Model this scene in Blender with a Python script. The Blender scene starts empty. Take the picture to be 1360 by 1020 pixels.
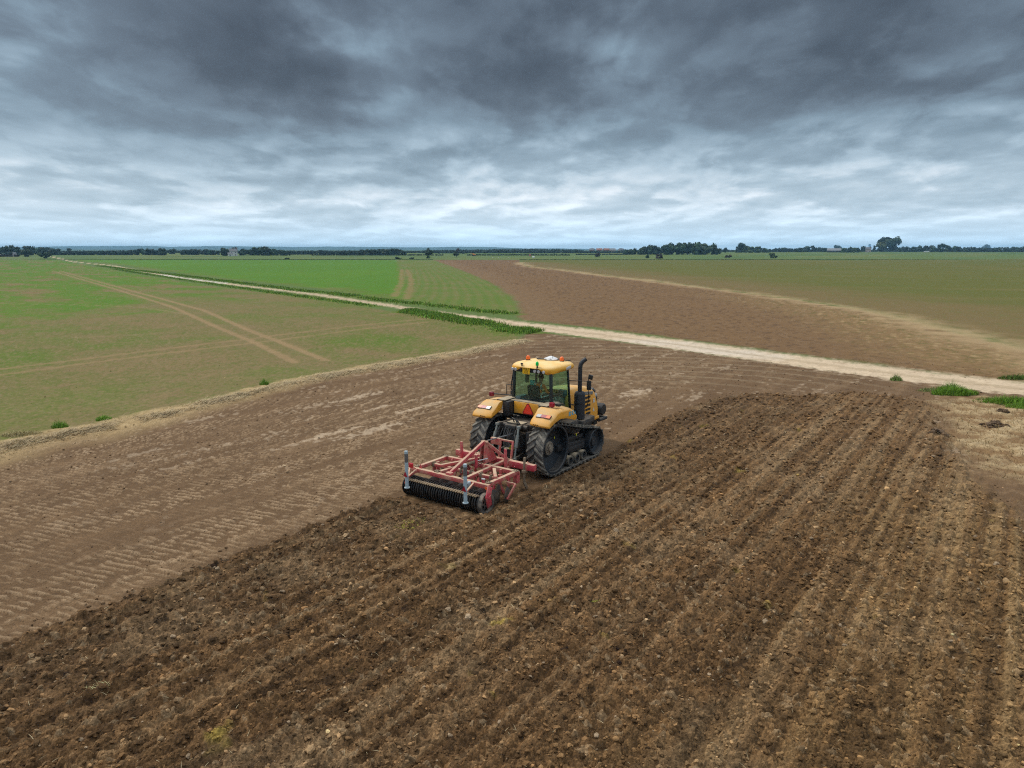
import bpy, bmesh, math, random
import numpy as np
from mathutils import Vector, Matrix, Euler

random.seed(7)
rng = np.random.default_rng(11)
scene = bpy.context.scene
COL = scene.collection

# ---------------------------------------------------------------- camera
F_PX, CX, CY, HOR = 943.0, 680.0, 510.0, 332.0      # photograph pixels (1360 x 1020)
PITCH = math.atan((CY - HOR) / F_PX)
CAM_H = 7.5
cam = bpy.data.cameras.new('camera')
cam.sensor_fit = 'HORIZONTAL'
cam.sensor_width = 36.0
cam.lens = 36.0 * F_PX / 1360.0
cam.clip_start = 0.1
cam.clip_end = 40000.0
camo = bpy.data.objects.new('camera', cam)
COL.objects.link(camo)
camo.location = (0, 0, CAM_H)
camo.rotation_euler = (math.pi / 2 - PITCH, 0, 0)
scene.camera = camo

# ---------------------------------------------------------------- exposure
scene.view_settings.view_transform = 'Standard'
scene.view_settings.look = 'None'
scene.view_settings.exposure = 0.25
scene.view_settings.gamma = 1.0
scene.view_settings.use_curve_mapping = False
scene.cycles.use_denoising = False
scene.cycles.pixel_filter_type = 'BLACKMAN_HARRIS'
scene.cycles.filter_width = 1.15
scene.cycles.sample_clamp_indirect = 4.0
scene.cycles.max_bounces = 6
scene.cycles.transparent_max_bounces = 12
scene.cycles.volume_bounces = 0
try:
    scene.cycles.denoising_prefilter = 'ACCURATE'
except Exception:
    pass

# ---------------------------------------------------------------- sun (soft, behind cloud)
SUN_EL, SUN_AZ = 50.0, -55.0          # azimuth measured clockwise from +Y (view direction)
sun = bpy.data.lights.new('sun', 'SUN')
sun.energy = 1.5
sun.angle = math.radians(10)
sun.color = (1.0, 0.93, 0.82)
suno = bpy.data.objects.new('sun', sun)
COL.objects.link(suno)
_e, _a = math.radians(SUN_EL), math.radians(SUN_AZ)
sdir = Vector((math.sin(_a) * math.cos(_e), math.cos(_a) * math.cos(_e), math.sin(_e)))
suno.rotation_euler = sdir.to_track_quat('Z', 'Y').to_euler()

# ---------------------------------------------------------------- node helper
class NT:
    def __init__(self, tree):
        self.t = tree
        self.n = tree.nodes
        self.l = tree.links
    def new(self, typ, **kw):
        n = self.n.new(typ)
        for k, v in kw.items():
            setattr(n, k, v)
        return n
    def put(self, sock, v):
        if hasattr(v, 'is_linked') or isinstance(v, bpy.types.NodeSocket):
            self.l.new(v, sock)
        elif v is not None:
            sock.default_value = v
    def math(self, op, a, b=None, c=None, clamp=False):
        n = self.new('ShaderNodeMath', operation=op, use_clamp=clamp)
        self.put(n.inputs[0], a)
        if b is not None: self.put(n.inputs[1], b)
        if c is not None: self.put(n.inputs[2], c)
        return n.outputs[0]
    def vmath(self, op, a, b=None):
        n = self.new('ShaderNodeVectorMath', operation=op)
        self.put(n.inputs[0], a)
        if b is not None: self.put(n.inputs[1], b)
        return n.outputs['Value'] if op in ('DOT_PRODUCT', 'LENGTH', 'DISTANCE') else n.outputs['Vector']
    def comb(self, x, y, z):
        n = self.new('ShaderNodeCombineXYZ')
        self.put(n.inputs[0], x); self.put(n.inputs[1], y); self.put(n.inputs[2], z)
        return n.outputs[0]
    def noise(self, vec, scale, detail=4.0, rough=0.5, dist=0.0, color=False):
        n = self.new('ShaderNodeTexNoise')
        if vec is not None: self.put(n.inputs['Vector'], vec)
        n.inputs['Scale'].default_value = scale
        n.inputs['Detail'].default_value = detail
        n.inputs['Roughness'].default_value = rough
        n.inputs['Distortion'].default_value = dist
        return n.outputs['Color'] if color else n.outputs[0]
    def ramp(self, fac, stops, interp='LINEAR'):
        n = self.new('ShaderNodeValToRGB')
        n.color_ramp.interpolation = interp
        els = n.color_ramp.elements
        while len(els) < len(stops): els.new(0.5)
        for e, (p, c) in zip(els, stops):
            e.position = p
            e.color = (c[0], c[1], c[2], 1) if len(c) == 3 else c
        self.put(n.inputs[0], fac)
        return n.outputs[0]
    def mix(self, fac, a, b, mode='MIX'):
        n = self.new('ShaderNodeMix', data_type='RGBA', blend_type=mode)
        self.put(n.inputs[0], fac)
        for s, v in ((n.inputs[6], a), (n.inputs[7], b)):
            if isinstance(v, (tuple, list)): s.default_value = (v[0], v[1], v[2], 1)
            else: self.l.new(v, s)
        return n.outputs[2]
    def maprange(self, v, a, b, c, d, smooth=False):
        n = self.new('ShaderNodeMapRange')
        if smooth: n.interpolation_type = 'SMOOTHSTEP'
        self.put(n.inputs[0], v)
        for i, q in zip((1, 2, 3, 4), (a, b, c, d)): n.inputs[i].default_value = q
        return n.outputs[0]

def px_dir(x, y):
    """unit world direction through a point of the photograph"""
    dx, dy = (x - CX) / F_PX, -(y - CY) / F_PX
    c, s = math.cos(PITCH), math.sin(PITCH)
    return Vector((dx, c + dy * s, -s + dy * c)).normalized()

# ---------------------------------------------------------------- world: overcast sky
world = bpy.data.worlds.new('World')
scene.world = world
world.use_nodes = True
W = NT(world.node_tree)
W.n.clear()
geo = W.new('ShaderNodeTexCoord')
sep = W.new('ShaderNodeSeparateXYZ')
W.l.new(geo.outputs['Generated'], sep.inputs[0])
sx, sy, sz = sep.outputs
up = W.math('MAXIMUM', sz, 0.0)
pu = W.math('DIVIDE', W.math('MULTIPLY', sx, 4.3), W.math('ADD', up, 0.85))
pv = W.math('MULTIPLY', W.math('LOGARITHM', W.math('ADD', up, 0.045), math.e), -1.65)
P = W.comb(pu, pv, W.math('MULTIPLY', sy, 0.2))
warp = W.noise(P, 1.6, 3.0, 0.5, 0.0, color=True)
P = W.vmath('ADD', P, W.vmath('MULTIPLY', W.vmath('SUBTRACT', warp, (.5, .5, .5)), (0.34, 0.13, 0.0)))
big = W.noise(W.vmath('ADD', P, (3.1, 7.4, 0)), 0.85, 3.0, 0.45, 0.0)
Pm = W.vmath('ADD', P, (11.7, 2.2, 0.0))
mid = W.noise(Pm, 2.1, 7.0, 0.52, 0.0)
mid_up = W.noise(W.vmath('ADD', Pm, (0.03, 0.10, 0.0)), 2.1, 7.0, 0.52, 0.0)
fine = W.noise(W.vmath('ADD', P, (5.0, 31.0, 0.0)), 5.0, 4.0, 0.52, 0.0)
edge = W.maprange(mid, .44, .57, -.5, .5, True)
emb = W.math('SUBTRACT', mid, mid_up)
# overall brightness of the cloud base by height above the horizon
base = W.ramp(W.math('MULTIPLY', up, 1.0), [
    (0.000, (1.15,) * 3), (0.030, (0.92,) * 3), (0.085, (0.66,) * 3), (0.125, (0.52,) * 3),
    (0.165, (0.33,) * 3), (0.22, (0.19,) * 3), (0.32, (0.165,) * 3), (0.50, (0.60,) * 3), (0.75, (1.0,) * 3)])
base = W.mix(1.0, base, W.comb(*[W.math('MULTIPLY_ADD', W.maprange(up, .45, .8, 0, 1, True), .35, 1.0)] * 3), 'MULTIPLY')
sb = W.new('ShaderNodeSeparateColor'); W.l.new(base, sb.inputs[0]); basev = sb.outputs[0]
con = W.math('ADD', W.math('MULTIPLY', W.math('SUBTRACT', big, 0.5), 1.2),
             W.math('ADD', W.math('MULTIPLY', edge, 0.38),
                    W.math('MULTIPLY', W.math('SUBTRACT', fine, 0.5), 0.60)))
con = W.math('ADD', con, W.math('MULTIPLY', W.math('SUBTRACT', mid, 0.5), 0.8))
con = W.math('ADD', con, W.math('MULTIPLY', emb, 2.3))
# placed lighter and darker cloud masses: (x, y, spread deg, aspect, gain)
BL = [(250, 140, 6.0, 3.2, -0.75), (60, 20, 4.5, 1.6, 0.95), (470, 66, 2.6, 1.7, 1.15), (690, 40, 3.6, 1.5, -0.60),
      (838, 70, 2.2, 1.5, 1.05), (600, 190, 4.5, 3.0, -0.35), (1150, 95, 8.0, 2.4, -0.40), (1000, 190, 6.0, 3.0, -0.28),
      (500, 245, 4.0, 3.5, 0.30), (720, 235, 4.5, 2.0, 0.35), (60, 225, 4.0, 3.0, 0.22), (980, 235, 3.0, 3.5, 0.30),
      (1250, 238, 3.0, 3.0, 0.25), (515, 125, 1.8, 1.6, 0.75), (340, 205, 4.0, 3.5, -0.25)]
acc = con
for (bx, by, sp, asp, gain) in BL:
    d = px_dir(bx, by)
    az, el = math.atan2(d.x, d.y), math.asin(d.z)
    # angular offsets from the blob centre
    rx = Vector((math.cos(az), -math.sin(az), 0))
    a = W.math('DIVIDE', W.vmath('DOT_PRODUCT', geo.outputs['Generated'], tuple(rx)), math.radians(sp) * asp)
    b = W.math('DIVIDE', W.math('SUBTRACT', sz, math.sin(el)), math.radians(sp))
    # warp by the noise so the masses have ragged outlines
    a = W.math('ADD', a, W.math('MULTIPLY', W.math('SUBTRACT', mid, 0.5), 1.6))
    b = W.math('ADD', b, W.math('MULTIPLY', W.math('SUBTRACT', big, 0.5), 2.2))
    q = W.math('ADD', W.math('MULTIPLY', a, a), W.math('MULTIPLY', b, b))
    front = W.math('GREATER_THAN', sy, 0.0)
    g = W.math('MULTIPLY', W.math('MULTIPLY', W.math('EXPONENT', W.math('MULTIPLY', q, -1.0)), gain), front)
    acc = W.math('ADD', acc, g)
fade = W.maprange(sz, 0.0, 0.06, 0.42, 1.0, True)
acc = W.math('MULTIPLY', acc, fade)
lum = W.math('MULTIPLY', basev, W.math('POWER', 2.0, W.math('MULTIPLY', acc, W.maprange(sz, .05, .2, .62, .84))))
lum = W.math('MINIMUM', lum, 2.2)
# tint: dark bases slate, bright gaps pale blue-white, blue haze at the horizon
tint = W.ramp(lum, [(0.0, (0.70, 0.88, 1.16)), (0.16, (0.72, 0.93, 1.18)), (0.32, (0.70, 0.96, 1.19)), (0.6, (0.77, 0.98, 1.15)), (1.0, (0.94, 1.0, 1.06))])
hz = W.maprange(sz, 0.0, 0.09, 1.0, 0.0, True)
tint = W.mix(hz, tint, (0.70, 0.95, 1.16))
# the right-hand part of the sky is a little warmer/purpler than the left
cloudc = W.mix(1.0, tint, W.comb(lum, lum, lum), 'MULTIPLY')
sky = W.new('ShaderNodeTexSky', sky_type='NISHITA')
sky.sun_disc = False
sky.sun_elevation = math.radians(SUN_EL)
sky.sun_rotation = math.radians(SUN_AZ)
sky.altitude = 10
bg1 = W.new('ShaderNodeBackground'); W.l.new(sky.outputs[0], bg1.inputs[0]); bg1.inputs[1].default_value = 0.08
bg2 = W.new('ShaderNodeBackground'); W.l.new(cloudc, bg2.inputs[0]); bg2.inputs[1].default_value = 0.86
ms = W.new('ShaderNodeMixShader'); ms.inputs[0].default_value = 0.93
W.l.new(bg1.outputs[0], ms.inputs[1]); W.l.new(bg2.outputs[0], ms.inputs[2])
wo = W.new('ShaderNodeOutputWorld'); W.l.new(ms.outputs[0], wo.inputs[0])

# ---------------------------------------------------------------- object helpers
def tag(o, label=None, cat=None, group=None, kind=None):
    if label: o['label'] = label
    if cat: o['category'] = cat
    if group: o['group'] = group
    if kind: o['kind'] = kind
    return o

def empty(name, loc=(0, 0, 0), rz=0.0, label=None, cat=None, group=None):
    o = bpy.data.objects.new(name, None)
    o.empty_display_size = 0.3
    COL.objects.link(o)
    o.location = loc
    o.rotation_euler = (0, 0, rz)
    return tag(o, label, cat, group)

def copy_tree(o, parent=None):
    kids = list(o.children)
    c = o.copy()
    COL.objects.link(c)
    if parent is not None: c.parent = parent
    for ch in kids: copy_tree(ch, c)
    return c

class MB:
    """collects shapes and links them as one mesh object"""
    def __init__(self):
        self.v, self.f, self.mi = [], [], []
        self.cur = 0
    def m(self, i):
        self.cur = i
        return self
    def add(self, verts, faces):
        b = len(self.v)
        self.v += [tuple(p) for p in verts]
        for f in faces:
            self.f.append(tuple(b + i for i in f)); self.mi.append(self.cur)
        return self
    def box(self, c, s, rot=None, bev=0.0):
        hx, hy, hz_ = s[0] / 2, s[1] / 2, s[2] / 2
        b = min(bev, hx * .9, hy * .9, hz_ * .9)
        M = rot if rot is not None else Matrix.Identity(3)
        c = Vector(c)
        if b <= 0:
            vs = [c + M @ Vector((x * hx, y * hy, z * hz_)) for x in (-1, 1) for y in (-1, 1) for z in (-1, 1)]
            return self.add(vs, [(0, 1, 3, 2), (4, 6, 7, 5), (0, 4, 5, 1), (2, 3, 7, 6), (0, 2, 6, 4), (1, 5, 7, 3)])
        bm = bmesh.new()
        bmesh.ops.create_cube(bm, size=1.0)
        for v in bm.verts: v.co = Vector((v.co.x * s[0], v.co.y * s[1], v.co.z * s[2]))
        bmesh.ops.bevel(bm, geom=bm.edges[:], offset=b, segments=2, affect='EDGES', profile=0.5)
        for v in bm.verts: v.co = c + M @ v.co
        return self.bm(bm)
    def bm(self, bm):
        bm.verts.index_update()
        self.add([v.co for v in bm.verts], [[v.index for v in f.verts] for f in bm.faces])
        bm.free()
        return self
    def beam(self, a, b, w, h, up=(0, 0, 1), bev=0.0):
        """rectangular bar from a to b, w across, h in the up direction"""
        a, b = Vector(a), Vector(b)
        y = (b - a); L = y.length; y.normalize()
        z = Vector(up); x = y.cross(z)
        if x.length < 1e-4: x = y.cross(Vector((1, 0, 0)))
        x.normalize(); z = x.cross(y).normalized()
        M = Matrix((x, y, z)).transposed()
        return self.box((a + b) / 2, (w, L, h), M, bev)
    def tube(self, pts, r, n=10, cap=True):
        pts = [Vector(p) for p in pts]
        rs = r if isinstance(r, (list, tuple)) else [r] * len(pts)
        vs, fs = [], []
        prev = None
        for i, p in enumerate(pts):
            t = (pts[min(i + 1, len(pts) - 1)] - pts[max(i - 1, 0)]).normalized()
            ref = prev if prev is not None else (Vector((0, 0, 1)) if abs(t.z) < .9 else Vector((1, 0, 0)))
            x = (ref - t * ref.dot(t))
            if x.length < 1e-5: x = t.orthogonal()
            x.normalize(); prev = x
            y = t.cross(x)
            for k in range(n):
                a = 2 * math.pi * k / n
                vs.append(p + (x * math.cos(a) + y * math.sin(a)) * rs[i])
        for i in range(len(pts) - 1):
            for k in range(n):
                a, b2 = i * n + k, i * n + (k + 1) % n
                fs.append((a, b2, b2 + n, a + n))
        if cap:
            fs.append(tuple(range(n))[::-1])
            fs.append(tuple(range((len(pts) - 1) * n, len(pts) * n)))
        return self.add(vs, fs)
    def lathe(self, prof, c, axis='X', n=32, closed=False):
        """prof: (offset along axis, radius) list"""
        c = Vector(c)
        A = {'X': (Vector((1, 0, 0)), Vector((0, 1, 0)), Vector((0, 0, 1))),
             'Y': (Vector((0, 1, 0)), Vector((0, 0, 1)), Vector((1, 0, 0))),
             'Z': (Vector((0, 0, 1)), Vector((1, 0, 0)), Vector((0, 1, 0)))}[axis]
        vs, fs = [], []
        for (o, r) in prof:
            for k in range(n):
                a = 2 * math.pi * k / n
                vs.append(c + A[0] * o + (A[1] * math.cos(a) + A[2] * math.sin(a)) * max(r, 0.0005))
        m = len(prof)
        for i in range(m - 1 + (1 if closed else 0)):
            j = (i + 1) % m
            for k in range(n):
                k2 = (k + 1) % n
                fs.append((i * n + k, i * n + k2, j * n + k2, j * n + k))
        return self.add(vs, fs)
    def prism(self, poly, thick, M):
        """poly in local xy, extruded +-thick/2 in local z, placed by 4x4 M"""
        n = len(poly)
        vs = [M @ Vector((x, y, -thick / 2)) for x, y in poly] + [M @ Vector((x, y, thick / 2)) for x, y in poly]
        fs = [tuple(range(n))[::-1], tuple(range(n, 2 * n))]
        fs += [(i, (i + 1) % n, n + (i + 1) % n, n + i) for i in range(n)]
        return self.add(vs, fs)
    def side(self, poly, x0, x1):
        """poly of (y, z) extruded along x"""
        n = len(poly)
        vs = [(x0, y, z) for y, z in poly] + [(x1, y, z) for y, z in poly]
        fs = [tuple(range(n)), tuple(range(n, 2 * n))[::-1]]
        fs += [(i, n + i, n + (i + 1) % n, (i + 1) % n) for i in range(n)]
        return self.add(vs, fs)
    def build(self, name, mats, parent=None, smooth=None, bevel=0.0, loc=None):
        me = bpy.data.meshes.new(name)
        me.from_pydata(self.v, [], self.f)
        if not isinstance(mats, (list, tuple)): mats = [mats]
        for m_ in mats: me.materials.append(m_)
        me.polygons.foreach_set('material_index', self.mi)
        bm = bmesh.new(); bm.from_mesh(me)
        bmesh.ops.recalc_face_normals(bm, faces=bm.faces[:])
        if bevel > 0:
            ed = [e for e in bm.edges if len(e.link_faces) == 2 and e.calc_face_angle(0) > math.radians(35)]
            bmesh.ops.bevel(bm, geom=ed, offset=bevel, segments=2, affect='EDGES', profile=0.6, clamp_overlap=True)
        bm.to_mesh(me); bm.free()
        if smooth is not None:
            me.polygons.foreach_set('use_smooth', [True] * len(me.polygons))
            try: me.set_sharp_from_angle(angle=math.radians(smooth))
            except Exception: pass
        me.update()
        o = bpy.data.objects.new(name, me)
        COL.objects.link(o)
        if parent is not None: o.parent = parent
        if loc is not None: o.location = loc
        return o
# ================================================================ GROUND
def _hash(ix, iy, seed):
    h = (ix.astype(np.int64) * 374761393 + iy.astype(np.int64) * 668265263 + seed * 144665) & 0x7fffffff
    h = ((h ^ (h >> 13)) * 1274126177) & 0x7fffffff
    return (h ^ (h >> 16)) & 0xffff

def perlin(x, y, seed=0):
    xi, yi = np.floor(x), np.floor(y)
    xf, yf = x - xi, y - yi
    u, v = xf * xf * (3 - 2 * xf), yf * yf * (3 - 2 * yf)
    def g(a, b):
        h = _hash(xi + a, yi + b, seed) * (2 * np.pi / 65536)
        return np.cos(h) * (xf - a) + np.sin(h) * (yf - b)
    return ((g(0, 0) * (1 - u) + g(1, 0) * u) * (1 - v) + (g(0, 1) * (1 - u) + g(1, 1) * u) * v) * 1.41

def fbm(x, y, oct=4, seed=0, gain=0.5):
    s, a, t = 0, 1.0, 0
    for k in range(oct):
        s = s + a * perlin(x * 2.03 ** k, y * 2.03 ** k, seed + k * 17); t += a; a *= gain
    return s / t

def clodn(x, y, seed=0):
    """rounded lumps: 0 in the gaps .. 1 on a lump top, and a random value per lump"""
    xi, yi = np.floor(x), np.floor(y)
    best = np.full(x.shape, 9.0); rv = np.zeros(x.shape)
    for a in (-1, 0, 1):
        for b in (-1, 0, 1):
            h = _hash(xi + a, yi + b, seed); h2 = _hash(xi + a, yi + b, seed + 91)
            d = np.hypot(xi + a + h / 65536. - x, yi + b + h2 / 65536. - y)
            m = d < best
            best = np.where(m, d, best); rv = np.where(m, ((h * 7 + h2) & 0xffff) / 65536., rv)
    return np.clip(1 - best * 1.15, 0, 1), rv

def sstep(a, b, x):
    t = np.clip((x - a) / (b - a), 0, 1)
    return t * t * (3 - 2 * t)

def gpt(x, y, z=0.0):
    """where the ray through a point of the photograph meets the level z"""
    d = px_dir(x, y)
    t = (z - CAM_H) / d.z
    return (d.x * t, d.y * t)

# direction of work: the tractor's own frame
TR_AZ = math.radians(35.5)
TR_O = np.array([0.27, 23.71])
RX = np.array([math.cos(TR_AZ), -math.sin(TR_AZ)])     # tractor's right
FY = np.array([math.sin(TR_AZ), math.cos(TR_AZ)])      # tractor's forward
def loc2w(a, b): return (TR_O[0] + RX[0] * a + FY[0] * b, TR_O[1] + RX[1] * a + FY[1] * b)
def w2loc(x, y):
    dx, dy = x - TR_O[0], y - TR_O[1]
    return dx * RX[0] + dy * RX[1], dx * FY[0] + dy * FY[1]

def G(*pts): return [gpt(*p) for p in pts]

def polyline_dist(x, y, pts):
    best = np.full(x.shape, 1e9)
    for (ax, ay), (bx, by) in zip(pts[:-1], pts[1:]):
        dx, dy = bx - ax, by - ay
        t = np.clip(((x - ax) * dx + (y - ay) * dy) / (dx * dx + dy * dy + 1e-9), 0, 1)
        best = np.minimum(best, np.hypot(x - ax - t * dx, y - ay - t * dy))
    return best

def poly_sd(x, y, pts):
    """signed distance, positive inside"""
    q = list(pts) + [pts[0]]
    d = polyline_dist(x, y, q)
    ins = np.zeros(x.shape, bool)
    for (ax, ay), (bx, by) in zip(q[:-1], q[1:]):
        if ay == by: continue
        c = ((ay > y) != (by > y)) & (x < (bx - ax) * (y - ay) / (by - ay) + ax)
        ins ^= c
    return np.where(ins, d, -d)

# --- boundaries, read off the photograph and laid on the ground
L_OLD = -1.45      # left limit of the strip being worked (tractor frame)
L_NEW = 1.62       # left limit of the strip worked on the last pass
CULT = [loc2w(L_OLD, -70), loc2w(L_OLD, -4.3), loc2w(L_OLD + .1, -2.6), loc2w(L_NEW, -1.4), loc2w(L_NEW - .1, 4)] + \
       G((880, 557), (950, 530), (1000, 524), (1060, 527), (1130, 523), (1215, 530), (1243, 552), (1250, 580),
         (1275, 618), (1300, 650), (1345, 690), (1430, 760), (1560, 900)) + [(26, 4), (40, -60)]
STRAW = G((-260, 655), (-120, 628), (0, 594), (60, 580), (140, 566), (230, 545), (300, 528), (370, 511), (450, 495), (540, 480),
          (620, 466), (690, 452))
TRACKC = G((60, 341), (80, 344.5), (100, 348), (150, 353), (240, 369), (330, 380), (420, 391), (500, 403), (560, 412), (620, 421), (690, 431.5), (780, 441.5),
           (900, 457), (1000, 470.5), (1100, 484), (1200, 497), (1300, 509), (1380, 518), (1500, 531), (1750, 556), (2300, 610))
FIELD_L = STRAW[:] + G((690, 440), (620, 428), (500, 410), (420, 397), (330, 386), (240, 374), (150, 359), (78, 345.6), (-900, 345.4)) + [(-700, 40), (-60, -60), (-40, 0)]
FIELD_G = G((105, 347), (150, 350), (240, 363), (330, 373), (420, 383), (520, 397), (600, 407), (660, 415), (690, 417), (688, 405), (678, 392), (655, 377), (630, 366), (605, 356), (580, 346), (580, 345), (100, 345))
EDGE_R = G((690, 349), (700, 354), (740, 358), (800, 366), (870, 374), (930, 382), (1000, 391), (1060, 399), (1130, 410), (1200, 425), (1280, 445), (1360, 466), (1500, 500), (1800, 560))
FIELD_B = G((575, 345), (605, 356), (630, 366), (655, 377), (678, 392), (688, 405), (692, 424)) + \
          G((780, 434), (900, 449), (1000, 463), (1100, 476), (1200, 489), (1300, 501), (1380, 510), (1500, 520)) + EDGE_R[::-1][1:] + G((690, 345))
FIELD_R = EDGE_R + G((2600, 620), (2600, 345.4), (690, 345.2))
PALE = G((1243, 535), (1300, 528), (1360, 535), (1500, 548), (1800, 600), (1800, 660), (1500, 655), (1400, 645), (1335, 632), (1296, 612), (1264, 592), (1250, 575))
TRK_A = [G((70, 360), (160, 386), (230, 408), (290, 435), (340, 455), (392, 481)),
         G((80, 360), (185, 389), (270, 412), (330, 438), (375, 455), (432, 478))]
TRK_B = [G((-200, 520), (0, 490), (110, 477), (220, 463), (330, 450), (400, 441), (480, 432), (560, 424)),
         G((-200, 528), (0, 498), (110, 483), (220, 469), (330, 456), (410, 446), (490, 436), (565, 428))]
TRK_D = [G((-120, 462), (61, 450), (203, 443)), G((-100, 402), (60, 404), (190, 408), (250, 418))]
TRK_C = [G((534, 358), (532, 378), (524, 394)), G((541, 358), (547, 376), (540, 397))]
HL_R = [G((900, 378), (1000, 396), (1100, 417), (1180, 437), (1260, 458), (1360, 486), (1500, 530)), G((960, 383), (1060, 404), (1150, 423), (1240, 446), (1330, 470), (1450, 505))]
VERGE_N = G((130, 353), (200, 361), (300, 373), (400, 386), (442, 389.8), (482, 395), (518, 400), (565, 404.5), (605, 409), (654, 415), (687, 417))
VERGE_S1 = G((150, 357), (230, 369.5), (330, 384), (400, 394), (423, 397), (447, 400), (471, 403.5), (499, 407))
VERGE_S2 = G((534, 414), (553, 414.5), (574, 419.5), (605, 424), (635, 429), (661, 434.5), (687, 440), (712, 441.5))

ZN = ['farmland', 'ploughed_soil', 'bare_field', 'crop_field', 'green_field', 'brown_field', 'olive_field', 'farm_track', 'dry_ground']

def mixc(c, w, col):
    w = np.clip(w, 0, 1)[..., None]
    return c * (1 - w) + np.asarray(col) * w

def far_rise(r):
    return np.interp(r, [0, 600, 1300, 2500, 11500], [0, 0, 3.9, 5.0, 6.0])

def ground_eval(x, y, detail=True):
    """height, colour and zone of the ground at any place"""
    r = np.hypot(x, y)
    u, v = w2loc(x, y)                       # u across the work, v along it
    lod = lambda size: 1 - sstep(size * 90, size * 230, r)      # fade detail finer than the grid
    n1 = fbm(x * .35, y * .35, 3, 5)
    n2 = fbm(x * 1.7, y * 1.7, 3, 9)
    n3 = fbm(x * .06, y * .06, 3, 21)
    nbig = fbm(x * .012, y * .012, 3, 33)
    rag = n2 * .35 + n1 * .5
    far_rag = fbm(x * .09, y * .09, 4, 41) * 3
    N = x.shape
    h = np.zeros(N)
    # --- the far farmland
    col = np.zeros(N + (3,)) + np.array((.105, .150, .050))
    stripe = fbm(x * .004 + 9, y * .03, 3, 55)
    col = mixc(col, sstep(.0, .3, stripe) * .6, (.16, .17, .065))
    col = mixc(col, sstep(.1, .4, -stripe) * .5, (.055, .115, .04))
    col = mixc(col, sstep(1000, 1900, r) * .8, (.06, .10, .04))
    zone = np.zeros(N, np.int8)
    # --- left crop field
    sd = poly_sd(x, y, FIELD_L)
    w = sstep(-.5, .5, sd + rag)
    olive = np.zeros(N + (3,)) + np.array((.172, .145, .066))
    band = fbm(u * .05 + v * .035, u * .012 - v * .10, 4, 61)          # long patches of thicker growth
    p2 = fbm(x * .11, y * .11, 4, 63)
    g = sstep(-.12, .38, band * .9 + p2 * .6)
    olive = mixc(olive, g * .80, (.098, .150, .026))
    dryp = sstep(.02, .38, -band * .9 + .8 * fbm(x * .3, y * .3, 3, 65))
    olive = mixc(olive, dryp * .85, (.205, .150, .082))
    olive = mixc(olive, sstep(.12, .5, p2) * .30, (.090, .150, .026))
    sp0 = fbm(x * .5, y * .5, 4, 67)
    lush = sstep(-.35, .35, -(x + 38 + .18 * y) / 30 + nbig * 1.1 + p2 * .9) * sstep(40, 70, y)
    olive = mixc(olive, lush * .80 * sstep(-.25, .35, band + .25 + .5 * sp0), (.080, .175, .016))
    far_dry = sstep(45, 110, y) * (1 - lush)
    olive = mixc(olive, far_dry * .35, (.150, .150, .058))
    near = 1 - sstep(36, 62, r)
    olive = mixc(olive, near * (.35 + .5 * (p2 > 0)) * .5, (.215, .170, .095))
    rows = np.sin((u * .9 + v * .44) * 2 * np.pi / .55 + n1 * 1.5)
    olive = mixc(olive, (rows > .2) * .16 * lod(.5), (.09, .13, .025))
    spk = fbm(x * 4.1, y * 4.1, 2, 64)
    olive = mixc(olive, sstep(.08, .40, spk) * .45 * lod(.6), (.085, .120, .026))
    olive = mixc(olive, sstep(.08, .40, -spk) * .55 * lod(.6), (.235, .180, .108))
    sp2 = fbm(x * 1.3, y * 1.3, 3, 66)
    olive = mixc(olive, sstep(.1, .4, sp2) * .28, (.085, .130, .025))
    olive = mixc(olive, sstep(.1, .4, -sp2) * .4, (.22, .165, .095))
    col = col * (1 - w[..., None]) + olive * w[..., None]
    zone[sd > 0] = 3
    for t in TRK_A:
        d = polyline_dist(x, y, t)
        col = mixc(col, (1 - sstep(.16, .50, d + n2 * .2)) * .90 * (sd > -.2) * sstep(-.6, -.1, n1 + .2), (.31, .220, .130))
        h -= .03 * (1 - sstep(.2, .6, d))
    dA = polyline_dist(x, y, TRK_A[0]); dB = polyline_dist(x, y, TRK_A[1])
    col = mixc(col, (1 - sstep(.6, 2.4, np.minimum(dA, dB) + n1)) * .25 * (sd > 0), (.20, .155, .085))
    for t in TRK_B:
        d = polyline_dist(x, y, t)
        col = mixc(col, (1 - sstep(.15, .5, d + n2 * .3)) * .72 * (sd > -.2) * sstep(-.5, .0, n1 + .2), (.27, .195, .112))
    for t in TRK_D:
        d = polyline_dist(x, y, t)
        col = mixc(col, (1 - sstep(.05, .5, d + n2 * .5)) * .45 * (sd > 0), (.28, .22, .13))
    # --- bright green field
    sdg = poly_sd(x, y, FIELD_G)
    wg = sstep(-.8, .8, sdg + far_rag * .25)
    gx = gpt(530, 380)[0]
    part = sstep(-1.5, 1.5, (x * 1.0 + y * .165) - (gpt(530, 360)[0] + gpt(530, 360)[1] * .165) + p2 * 1.5)
    gc = np.zeros(N + (3,)) + np.array((.082, .178, .018))
    gc = mixc(gc, sstep(.05, .4, p2 + nbig) * .5, (.100, .195, .022))
    gc = mixc(gc, sstep(.05, .4, -p2 - nbig) * .35, (.085, .165, .022))
    gc = mixc(gc, sstep(.05, .4, fbm(x * .5, y * .25, 4, 69)) * .35, (.11, .15, .035))
    dtr = polyline_dist(x, y, TRACKC)
    gc = mixc(gc, (1 - sstep(3, 15, dtr + p2 * 9)) * .85, (.125, .150, .045))
    gc = mixc(gc, (1 - sstep(3, 15, dtr + p2 * 9)) * sstep(.0, .4, n3) * .6, (.21, .16, .09))
    g2 = np.zeros(N + (3,)) + np.array((.120, .160, .040))
    rr = polyline_dist(x, y, G((560, 345), (605, 356), (630, 366), (655, 377), (678, 392), (690, 407), (700, 425)))
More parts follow.
